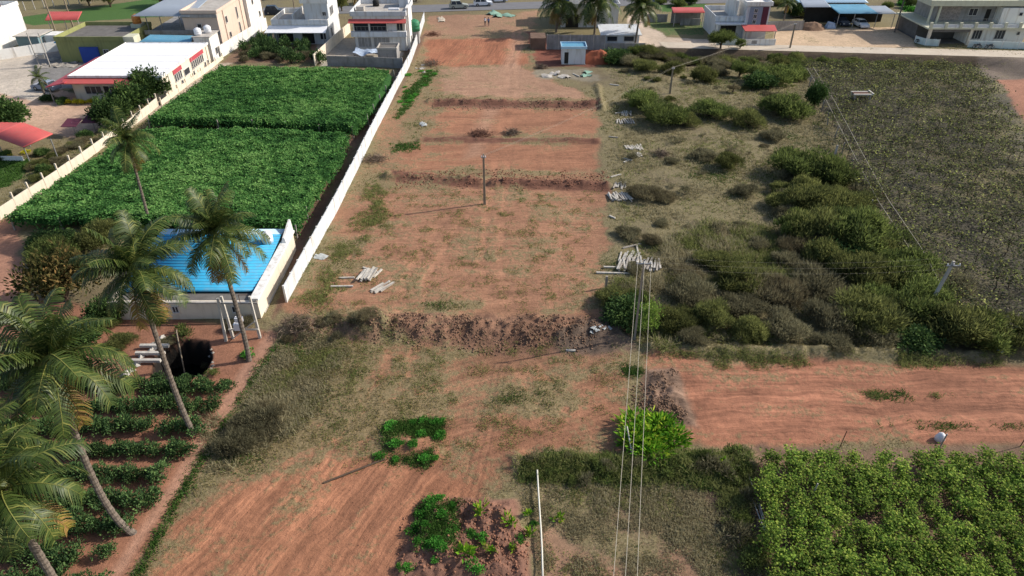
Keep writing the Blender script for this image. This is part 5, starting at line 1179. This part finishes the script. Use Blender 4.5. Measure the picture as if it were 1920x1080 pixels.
# poles of the left compounds
for u,v,h,lb in ((28,82,8.5,'dark pole at the corner of the tall white building'),(108,70,7.2,'slim pole left of the red shed by the lane'),(138,53,7.5,'pole rising behind the bright red shed'),(400,62,8.0,'dark tilted pole in front of the beige building'),(496,38,6.0,'pole right of the narrow white block'),(553,22,5,'thin pale pole behind the terrace house')):
    q=P(u,v); upole(q[0],q[1],h,lb,0,r=.12,mat='rust' if 'dark' in lb else 'pole')
q0=P(74,125); q1=P(90,120); e=empty('transformer_stand',(q0[0],q0[1],0),'pale twin pole transformer stand in the left yard','stand')
for dx in (0,1.9): MB().tube([(dx,0,-.2),(dx,0,5.6)],.1,6).obj('post',M['conc'],e)
for zz in (1.3,2.2): MB().box(0,1.9,-.06,.06,zz,zz+.12).obj('crossbar',M['conc'],e)
MB().box(.5,1.4,-.3,.3,1.45,2.1).obj('transformer',M['steel'],e)
for k in range(8):
    q=P(30+k*18 if k<5 else 30+k*20,22-k*2.2); o=MB().box(-.08,.08,-.06,.06,-.2,1.9).obj('fence_post',M['granite'],None,loc=(q[0],q[1],0)); tag(o,'pale granite post of the field fence at the top left','post','granite field posts top left')

# ---------------------------------------------------------------- granite slabs in piles
slab_m=[]
for i in range(5):
    L=random.uniform(1.5,2.1); w_=random.uniform(.065,.10); hh=.06; j=lambda:random.uniform(-.02,.02)
    slab_m.append(MB().hexa([(-L/2+j(),-w_+j(),-hh),(L/2+j(),-w_+j(),-hh),(L/2+j(),w_+j(),-hh),(-L/2+j(),w_+j(),-hh),(-L/2+j(),-w_+j(),hh),(L/2+j(),-w_+j(),hh),(L/2+j(),w_+j(),hh),(-L/2+j(),w_+j(),hh)]).mesh('granite_post',M['granite'] if i!=2 else M['granited']))
def pile(u0,u1,v,n,ang,label,group,layers=1,s=1,jit=.2):
    a=P(u0,v); b_=P(u1,v)
    for ly in range(layers):
        for k in range(n):
            t=(k+.5)/n; x_=a[0]+(b_[0]-a[0])*t+random.uniform(-.05,.05); y_=a[1]+(b_[1]-a[1])*t+random.uniform(-.15,.15)
            o=link('granite_post',random.choice(slab_m),None,(x_,y_,Tz(x_,y_)+.08+.15*ly),(random.uniform(-.1,.1),random.uniform(-.07,.07),ang+random.uniform(-jit,jit)),(s*random.uniform(.8,1.1),1,1))
            tag(o,label,'stone post',group)
pile(1158,1240,498,16,1.35,'pale granite post lying in the largest pile under the power pole','posts in the largest pile',2,1.15)
pile(1160,1200,482,7,1.2,'pale granite post on the back rank of the largest pile','posts behind the largest pile',1,.9)
pile(1142,1182,370,9,1.75,'granite post in the pile beside the straw bush','posts in the pile by the straw bush',2,.95)
pile(1150,1175,348,6,1.3,'granite post in the upper rank beside the straw bush','posts behind the straw bush pile',1,.9)
pile(1172,1205,276,10,1.8,'granite post in the far pile above the stone cross','posts in the far upper pile',1,.9)
pile(1192,1203,291,4,1.6,'granite post in the small bundle right of the stone cross','posts in the small bundle',1,.8,.02)
pile(1155,1190,228,8,1.6,'whitewashed granite post beside the large round bush','posts by the large round bush',1,1.0)
pile(1163,1185,213,6,1.5,'granite post in the farthest small pile','posts in the farthest pile',1,.9)
pile(676,702,516,7,1.35,'pale cut stone in the neat stack in the middle red plot','stones in the neat stack',2,1.1,.02)
pile(705,728,539,5,.95,'pale stone slab in the slanting stack right of the neat one','slabs in the slanting stack',1,1.1,.1)
for u,v,an,s,lb in ((650,521,.05,.7,'short pale stone left of the neat stack'),(641,538,.03,1.2,'long grey stone lying below the short one'),(695,506,-.5,.9,'stone laid across the back of the neat stack'),(708,513,1.2,.9,'stone leaning right of the neat stack'),
    (1150,512,-.05,1.9,'long granite post lying in front of the largest pile'),(1160,502,-.05,1.7,'second long granite post lying beside the largest pile'),(1185,462,.4,1.0,'bent looking stone above the largest pile'),(1195,470,1.5,.9,'upright leaning stone above the largest pile'),
    (1148,407,-.8,.5,'short pale stone by the edge of the red plot'),(1175,303,.8,.7,'one arm of the stone cross'),(1177,300,-.6,.7,'other arm of the stone cross'),(1155,330,.5,.8,'thin crooked stone near the straw bush'),(1150,258,-.3,.6,'pale stone near the terrace edge'),(1152,160,-.4,.9,'pale stone near the far tracks'),
    (1080,142,-1.0,.9,'pale plank lying near the pump hut'),(1070,660,-.1,.4,'small white block on the grassy foreground edge'),(1160,212,.3,.7,'stone at the left of the whitewashed posts')):
    q=P(u,v); o=link('granite_post',random.choice(slab_m),None,(q[0],q[1],Tz(*q)+.08),(0,0,an),(s,1,1)); tag(o,lb,'stone post')
# upright stones near (1130,510)
q=P(1136,540); o=MB().box(-.1,.1,-.08,.08,-.2,1.3).obj('granite_marker',M['granited'],None,loc=(q[0],q[1],Tz(*q))); tag(o,'upright grey marker post at the left end of the long stones','post')

# ---------------------------------------------------------------- well, pipes, litter
wp=WELL; cx=sum(p[0] for p in wp)/len(wp); cy=sum(p[1] for p in wp)/len(wp)
o=link('well_water',npmesh('well_water',[(p[0]*1.0,p[1],-2.4) for p in ((cx-4,cy-4),(cx+4,cy-4),(cx+4,cy+4),(cx-4,cy+4))],[(0,1,2,3)],M['water'])); o['kind']='structure'
for i,(u,v) in enumerate(((265,655),(272,668),(283,683))):
    q=P(295+i*(-8),653+i*14); o=MB().box(-1.0,1.3,-.13,.13,.05,.28).obj('stone_beam',M['granite'],None,loc=(q[0]-.3,q[1],.1)); tag(o,['stone beam jutting over the well, farthest','stone beam jutting over the well, middle','stone beam jutting over the well, nearest'][i],'stone beam','beams over the well')
mb=MB(); rs_=random.Random(3)
def rock(r):
    v=[Vector((1,0,0)),Vector((-1,0,0)),Vector((0,1,0)),Vector((0,-1,0)),Vector((0,0,.7)),Vector((0,0,-.7))]
    mb=MB(); mb.v=[tuple(q*r*random.uniform(.7,1.2)) for q in v]; mb.f=[[0,2,4],[2,1,4],[1,3,4],[3,0,4],[2,0,5],[1,2,5],[3,1,5],[0,3,5]]; return mb
for k in range(16):
    t=k/15; q=P(235+70*t+random.uniform(-4,4),708-75*t+random.uniform(-4,4)); o=rock(random.uniform(.2,.42)).obj('boulder',M['granite'],None,loc=(q[0],q[1],Tz(*q)+.05)); tag(o,'pale stone in the heap on the left rim of the well','stone','stones left of the well')
for k in range(9):
    a=P(388+random.uniform(-6,14),645+k*6); o=rock(random.uniform(.12,.25)).obj('boulder',M['granited'],None,loc=(a[0],a[1],Tz(*a)+.03)); tag(o,'small stone on the right rim of the well','stone','stones right of the well')
q=P(330,690); a=P(335,630); o=MB().tube([(a[0],a[1],.6),(a[0]+.3,a[1]-.6,.9),(a[0]+.9,a[1]-2.4,-2.2)],.06,6).obj('suction_pipe',M['pole'],None); tag(o,'thin bent suction pipe dipping into the well','pipe')
for u,v,r,k,lb in ((380,690,.9,'mulb','leafy bush at the right rim of the well'),(345,625,1.0,'greent','bright grassy clump behind the well'),(400,700,.5,'greent','small bush right of the well'),(425,715,.4,'greent','smallest bush on the path right of the well'),(465,665,.7,'weed','grass at the foot of the palm right of the well'),
    (300,712,.8,'mulb','leafy bush at the near left rim of the well'),(345,716,.7,'mulb','leafy bush at the near rim of the well'),(375,640,.6,'grey','dead twigs on the far right rim of the well'),(310,640,.8,'grey','brown weeds on the far left rim of the well'),
    (450,610,1.2,'grey','dark brushwood heap left of the granite frame')):
    q=P(u,v,.2); plant('bush',k,q[0],q[1],r,lb,'bush')
pts=[P(1007,888),P(1010,940),P(1014,1000),P(1016,1040),P(1018,1110)]
o=MB().tube([(p[0],p[1],Tz(*p)+.35) for p in pts],.055,7).obj('water_pipe',M['pipe'],None,True); tag(o,'long white water pipe running to the bottom edge','pipe')
pts=[P(1395,900),P(1412,945),P(1425,990),P(1445,1030)]
for k in range(3):
    o=MB().tube([(p[0]+.12*k+random.uniform(-.06,.06),p[1]+.1*k,Tz(*p)+.15+.05*k) for p in pts[(1 if k==1 else 0):(3 if k==2 else 4)]],.04,6).obj('dark_pipe',M['steel'],None,True); tag(o,['longest','middle','shortest'][k]+' dark pipe lying along the near vineyard edge','pipe','dark pipes')
a=P(607,907); b_=P(722,862); o=MB().tube([(a[0],a[1],Tz(*a)+.06),(b_[0],b_[1],Tz(*b_)+.06)],.07,6).obj('shadow_rod',M['wood'],None); tag(o,'thin dark rod standing in for a shadow line slanted on the red foreground','shadow_rod')  # added dark rod standing in for a cast shadow across the red soil
a=P(1172,825); b_=P(1186,866); o=MB().tube([(a[0],a[1],1.3),(b_[0],b_[1],Tz(*b_))],.05,5).obj('stay_post',M['granite'],None); tag(o,'short slanting stay post left below the vivid shrub','post')
# litter
def litter(u,v,n,sp,mat,name,label,group=None,s=(.15,.4)):
    for k in range(n):
        q=P(u+random.gauss(0,sp),v+random.gauss(0,sp*.35)); sc=random.uniform(*s)
        gx,gy=np.meshgrid(np.linspace(-1,1,5),np.linspace(-1,1,5)); gz=np.abs(rng.normal(size=gx.shape))*.22; gz[[0,-1],:]*=.2; gx=gx*(1-.25*rng.random(gx.shape))
        Iq=np.arange(25).reshape(5,5); me=npmesh(name,np.stack([gx.ravel(),gy.ravel()*.7,gz.ravel()],1)*sc,np.stack([Iq[:-1,:-1],Iq[:-1,1:],Iq[1:,1:],Iq[1:,:-1]],-1).reshape(-1,4),M[mat])
        o=link(name,me,None,(q[0],q[1],Tz(*q)+.02),(0,0,random.random()*6)); tag(o,label,'litter',group)
litter(798,234,2,6,'plastic','plastic_sheet','crumpled pale plastic sheet on the red terrace','plastic on the terrace',(.5,.7))
litter(1045,144,6,14,'conc','rubble_heap','pale rubble heap in front of the pump hut','rubble by the hut',(.5,1.1)); litter(1100,139,3,7,'greenplastic','plastic_sheet','green plastic rubbish right of the pump hut','green rubbish by the hut',(.6,.9))
litter(1125,628,9,13,'plastic','plastic_scrap','small pinkish grey scrap in the rubbish by the bush corner','scraps by the bush corner',(.12,.3))
litter(940,27,3,9,'greenplastic','plastic_sheet','grey green sheet by the road at the top','sheets by the road',(1.0,1.8))
litter(835,37,2,10,'concroad','sand_heap','pale sand spill near the road','sand near the road',(.9,1.5)); litter(600,482,2,4,'plastic','plastic_sheet','thin torn plastic by the white panel wall','plastic by the wall',(.5,.8))
litter(793,128,7,9,'granite','stone_scrap','pale stone scrap beside the panel wall','stones by the wall',(.2,.45))
q=P(1524,56); e=link('dirt_heap',None); bpy.data.objects.remove(e)
gx,gy=np.meshgrid(np.linspace(-3,3,26),np.linspace(-2.2,2.2,22)); gz=1.3*np.maximum(0,1-(gx/2.7)**2-(gy/2)**2)**.7*(.6+.8*fbm(gx+9,gy,.9,3))-.05
Iq=np.arange(gx.size).reshape(gx.shape); o=link('dirt_heap',npmesh('dirt_heap',np.stack([gx.ravel(),gy.ravel(),gz.ravel()],1),np.stack([Iq[:-1,:-1],Iq[:-1,1:],Iq[1:,1:],Iq[1:,:-1]],-1).reshape(-1,4),M['cloddark']),None,(q[0],q[1]+1,0)); tag(o,'dark dirt heap on the sandy yard before the shed','dirt heap')
q=P(1556,52); o=MB().hexa([(-.9,-.7,0),(.9,-.7,0),(.9,.7,0),(-.9,.7,0),(-.5,-.4,1.2),(.7,-.4,1.0),(.6,.4,1.0),(-.5,.4,1.2)]).obj('covered_cart',M['tarp'],None,loc=(q[0],q[1],0)); tag(o,'blue tarpaulin covered cart beside the dark dirt heap','cart')
# red earth mound beside the hut
gz2=gz*1.6; o=link('earth_mound',npmesh('earth_mound',np.stack([gx.ravel(),gy.ravel(),gz2.ravel()],1),np.stack([Iq[:-1,:-1],Iq[:-1,1:],Iq[1:,1:],Iq[1:,:-1]],-1).reshape(-1,4),plain('red_mound',(.28,.085,.045),.95,.2,1.5,.4)),None,(15.0,122.8,-.1)); tag(o,'dark red earth mound right of the pump hut','earth mound')
litter(160,100,16,28,'granited','quarry_slab','rough grey stone slab in the heap behind the factory','slab heap behind the factory',(.6,1.5))
litter(120,118,12,20,'granited','quarry_slab','rough grey stone slab in the heap beside the red awning','slab heap beside the awning',(.6,1.3))
litter(560,76,9,22,'tarp','cloth_bundle','bundle of cloth or goods under the long white awning','goods under the awning',(.3,.6))
# roof and yard furniture of the far houses
for (x_,y_,z_,r_,h_,m_,lb) in ((-25.5,137.5,6.1,.6,1.2,'black','black water tank on the red awning house roof'),(46.5,141.5,6.9,.6,1.2,'tank','white water tank on the grey tower roof'),(89,143,6.6,.7,1.4,'black','black water tank on the balcony house roof'),(-36.2,141.5,7.3,.6,1.2,'tank','white water tank on the terrace house tower'),(-55,141,6.7,.7,1.3,'black','black water tank on the beige building roof')):
    watertank(x_,y_,z_,r_,h_,M[m_],lb)
rl=M['steel']
def rail(par,x0,x1,y_,z0,n):
    mb=MB().box(x0,x1,y_-.02,y_+.02,z0+.85,z0+.9); mb.obj('handrail',rl,par)
    pm_=MB().box(-.02,.02,-.02,.02,z0,z0+.85).mesh('baluster',rl)
    for k in range(n): link('baluster',pm_,par,(x0+(x1-x0)*k/(n-1),y_,0))
bb=[o for o in bpy.data.objects if o.get('label','').startswith('large pale yellow two storey')][0]
rail(bb,80.4,91.4,136.5,3.15,12)
bb=[o for o in bpy.data.objects if o.get('label','').startswith('white two storey house with red awning')][0]
rail(bb,-28.6,-22.6,129.2,3.5,9)
for q in (-28.4,-25.6,-22.4): part('balcony_pillar',M['white'],bb,q-.09,q+.09,129.1,129.25,3.5,5.1)
for q in (-28.5,-19.4): MB().tube([(q,129.6,0),(q,129.6,6)],.05,5).obj('downpipe',M['steel'],bb)
bb=[o for o in bpy.data.objects if o.get('label','').startswith('long low cream factory')][0]
for q in (104.5,113.6,119.9): MB().tube([(-51.82,q,0),(-51.82,q,3.3)],.05,5).obj('downpipe',M['conc'],bb)
part('gutter',M['redtrim'],bb,-65.6,-57.5,102.35,102.5,3.0,3.12)
# brushwood heaps
def brush(u,v,r,label,n=150,mat='woodgrey'):
    q=P(u,v); nn=n*3; C=rng.normal(size=(nn,3))*np.array([r*.42,r*.34,.1])+np.array([0,0,.25]); C[:,2]=np.abs(C[:,2])*(1.4-np.hypot(C[:,0],C[:,1])/r).clip(.2)
    D=rng.normal(size=(nn,3)); D[:,2]*=.5
    m_=plain('brushwood',(.17,.085,.06) if mat=='red' else (.16,.12,.09),.95,.3,3)
    o=link('brush_heap',leafmesh('brush_heap',C,D,.5+.5*rng.random(nn),.05,m_,rng.random(nn)),None,(q[0],q[1],Tz(*q))); tag(o,label,'brush heap')
brush(900,254,1.8,'reddish brushwood heap on the terrace step',200,'red'); brush(703,300,1.7,'brown brushwood heap beside the white panel wall'); brush(812,66,1.5,'small brushwood heap beside the wall near the road',120,'red'); brush(808,122,1.8,'dark brush heap with poles by the wall'); brush(960,250,1.2,'low brown brush right of the terrace heap')
brush(560,622,1.6,'grey brushwood on the bank by the path corner'); brush(1240,292,1.4,'dead grey brush right of the small bundle'); brush(1015,128,1.1,'pale dead brush left of the pump hut')

# ---------------------------------------------------------------- clods and grass (uncountable)
def clods(poly,n,s,mat,label):
    pl=PP(poly); xs=[p[0] for p in pl]; yy_=[p[1] for p in pl]; a=rng.uniform(min(xs),max(xs),n*3); b_=rng.uniform(min(yy_),max(yy_),n*3)
    k=sdpoly(a,b_,pl)+(fbm(a,b_,1.6,3,2.)-.5)*4+rng.random(len(a))*1.5<.3; a,b_=a[k][:n],b_[k][:n]; n=len(a); z=T(a,b_); r=s*.62*(.35+1.3*rng.random(n)**3)
    base=np.array([[1,0,0],[-1,0,0],[0,1,0],[0,-1,0],[0,0,.8],[0,0,-.6]]); Fq=np.array([[0,2,4],[2,1,4],[1,3,4],[3,0,4],[2,0,5],[1,2,5],[3,1,5],[0,3,5]])
    V=base[None]*r[:,None,None]*(.6+.7*rng.random((n,6,1))); th=rng.random(n)*6.28; c_,s_=np.cos(th)[:,None],np.sin(th)[:,None]
    V=np.stack([V[...,0]*c_-V[...,1]*s_+a[:,None],V[...,0]*s_+V[...,1]*c_+b_[:,None],V[...,2]+(z+r*.2)[:,None]],-1).reshape(-1,3)
    o=link('soil_clods',npmesh('soil_clods',V,(Fq[None]+6*np.arange(n)[:,None,None]).reshape(-1,3),mat)); tag(o,label,'soil',None,'stuff')
clods([(550,600),(720,592),(1140,600),(1145,662),(880,668),(725,640),(550,645)],4200,.13,M['cloddark'],'brown soil clods on the ploughed bank across the foreground')
clods([(1200,690),(1270,688),(1315,808),(1195,800)],1300,.12,M['cloddark'],'brown clods on the earth heap behind the vivid shrub')
clods([(800,935),(965,935),(1000,1100),(730,1100)],2200,.12,M['clod'],'red brown clods of the loose near mound')
clods([(730,318),(1140,325),(1140,358),(730,348)],2200,.14,M['clod'],'red clods along the terrace step')
clods([(805,183),(1125,187),(1125,208),(805,204)],1200,.16,M['cloddark'],'clods along the farther terrace step')
clods([(430,900),(1180,680),(1180,860),(740,1080),(250,1080)],1500,.045,M['clod'],'scattered pebbles of red soil over the foreground')
def tufts(w_,n,fol,hgt_,label,name,blades=6,wd=.03,sp=.12):
    p=w_/w_.sum(); i=rng.choice(len(Gx),n,p=p); a=Gx[i]+rng.normal(size=n)*.15; b_=Gy[i]+rng.normal(size=n)*.15; z=Gz[i]
    a=np.repeat(a,blades)+rng.normal(size=n*blades)*sp; b_=np.repeat(b_,blades)+rng.normal(size=n*blades)*sp; z=np.repeat(z,blades); m_=n*blades
    D=rng.normal(size=(m_,3))*.55+np.array([0,0,.9]); t=np.clip(np.repeat(rng.random(n),blades)*.6+.4*rng.random(m_),0,1)
    o=link(name,leafmesh(name,np.stack([a,b_,z-.02],1),D,hgt_*(.5+.8*rng.random(m_)),wd*(1+b_/60),FOL[fol],t)); tag(o,label,'grass',None,'stuff')
core=(np.abs(Gx)<(Gy+18)*.77)&(Gy>19.4)&(Gy<135)
vin=sdpoly(Gx,Gy,vpoly)>0; wl=(sdpoly(Gx,Gy,WELL)>.2)
cz=np.ones(len(Gx),bool)
w_=np.where(core&vin&wl,np.clip(Gg-.42,0,1)**1.4,0)
tufts(w_,22000,'grass',.2,'dry straw coloured grass over the plots','dry_grass',5,.026)
w_=np.where(core&wl,np.clip(Gw-.25,0,1),0); tufts(w_,9000,'ggrass',.2,'short green grass and weeds along path and wall','green_grass',5,.035)
w_=np.where(core&vin&wl,np.clip(Gg-.55,0,1)*np.clip(fbm(Gx,Gy,2.5,3,21.)-.5,0,1),0); tufts(w_,9000,'ggrass',.2,'scattered dull green grass tufts over the plots','grass_tufts',5,.03,.2)

def tall(poly,n,fol,h,label,name,wd=.03,thr=.40,sc=2.2,fade=2.0):
    pl=PP(poly); xs=[p[0] for p in pl]; yy_=[p[1] for p in pl]; a=rng.uniform(min(xs)-2,max(xs)+2,n*12); b_=rng.uniform(min(yy_)-2,max(yy_)+2,n*12)
    nz=fbm(a,b_,sc,5,33.); d=sdpoly(a,b_,pl)+(fbm(a,b_,3,3,5.)-.5)*fade*2
    pr=(1-sst(-fade,fade*.3,d))*sst(thr,thr+.22,nz)
    k=rng.random(len(a))<pr; a,b_,nz=a[k][:n],b_[k][:n],nz[k][:n]; n=len(a); z=T(a,b_)
    bl=7; m_=n*bl; t=np.clip(.15+np.repeat((nz-thr)*.9+.45*rng.random(n),bl)+.2*rng.random(m_),0,1)
    A=np.repeat(a,bl)+rng.normal(size=m_)*.14; B_=np.repeat(b_,bl)+rng.normal(size=m_)*.14; D=rng.normal(size=(m_,3))*.75+np.array([-.15,0,.6]); D[:,2]=np.abs(D[:,2])
    o=link(name,leafmesh(name,np.stack([A,B_,np.repeat(z,bl)+.02],1),D,h*(.4+.8*rng.random(m_))*np.repeat(.55+1.6*(nz-thr).clip(0),bl),wd*(1+B_/70),FOL[fol],t)); tag(o,label,'grass',None,'stuff')
low=[(1170,450),(1330,420),(1480,420),(1640,490),(1860,635),(1240,645),(1160,600)]
tall(low,9000,'straw',.75,'grey straw coloured weeds between the bushes of the lower scrub','tall_weeds')
tall(low,6000,'olivew',.8,'olive weeds between the bushes of the lower scrub','olive_weeds',sc=3.1)
tall([(1140,110),(1490,110),(1640,400),(1480,420),(1150,430)],7000,'straw',.4,'low dry weeds over the open scrub plot','low_weeds')
tall([(1140,110),(1490,110),(1640,400),(1480,420),(1150,430)],2200,'olivew',.3,'low olive weeds over the open scrub plot','low_olive_weeds',sc=4)
tall([(965,858),(1400,852),(1400,912),(960,912)],2400,'olivew',.45,'green grass on the strip above the near weedy plot','strip_grass',thr=.3,fade=.8)
tall([(965,858),(1400,852),(1400,912),(960,912)],900,'ggrass',.35,'darker green grass on the strip above the near weedy plot','strip_grass',thr=.35,fade=.8,sc=1.5)
tall([(970,900),(1400,900),(1450,1120),(1020,1120)],4500,'straw',.24,'weedy dry cover of the near plot','plot_weeds',thr=.36,sc=1.4,fade=.8)
tall([(970,900),(1400,900),(1450,1120),(1020,1120)],700,'olivew',.24,'olive weedy cover of the near plot','plot_weeds',thr=.4,sc=2.4,fade=.8)
tall([(1340,850),(1410,840),(1450,1080),(1390,1080)],900,'olivew',.5,'weeds on the bank of the near vineyard','bank_weeds',thr=.3,fade=.8)
tall([(530,630),(700,640),(640,720),(560,800),(430,870),(480,720)],3500,'straw',.3,'straw coloured grass between path and red plot','yellow_grass',thr=.38)
tall([(530,630),(700,640),(640,720),(560,800),(430,870),(480,720)],1200,'olivew',.28,'yellowish green grass between path and red plot','yellow_grass',thr=.38,sc=3)
tall([(400,780),(540,760),(520,850),(400,880)],900,'straw',.7,'dead grey weeds round the path bush','dead_weeds',thr=.33)
tall([(1210,655),(1880,672),(1920,690),(1500,690),(1210,668)],1500,'olivew',.25,'green grass edge under the scrub bank','edge_grass',thr=.38,fade=.7)
tall([(560,600),(1180,660),(1190,840),(950,880),(600,870),(560,780)],2600,'olivew',.16,'thin olive grass scattered over the foreground','foreground_grass',thr=.46,sc=1.1)
tall([(700,350),(1125,360),(1120,590),(600,590),(660,450)],2200,'olivew',.16,'thin olive grass scattered over the middle plot','middle_grass',thr=.47,sc=1.1)
tall([(700,350),(560,560),(600,600),(740,400)],1500,'olivew',.25,'olive grass along the foot of the white wall','wall_grass',thr=.35,sc=1.8)
for pl_ in ([(1330,672),(1500,678),(1500,698),(1330,694)],[(1600,732),(1790,740),(1790,750),(1600,746)],[(1560,785),(1640,785),(1920,800),(1920,812),(1600,808)],[(1220,700),(1200,690),(1150,690),(1150,708)]):
    tall(pl_,700,'ggrass' if pl_[0][0]>1300 and random.random()<.3 else 'olivew',.2,'green grass line across the red strip','strip_tufts',thr=.45,fade=.8,sc=1.2)
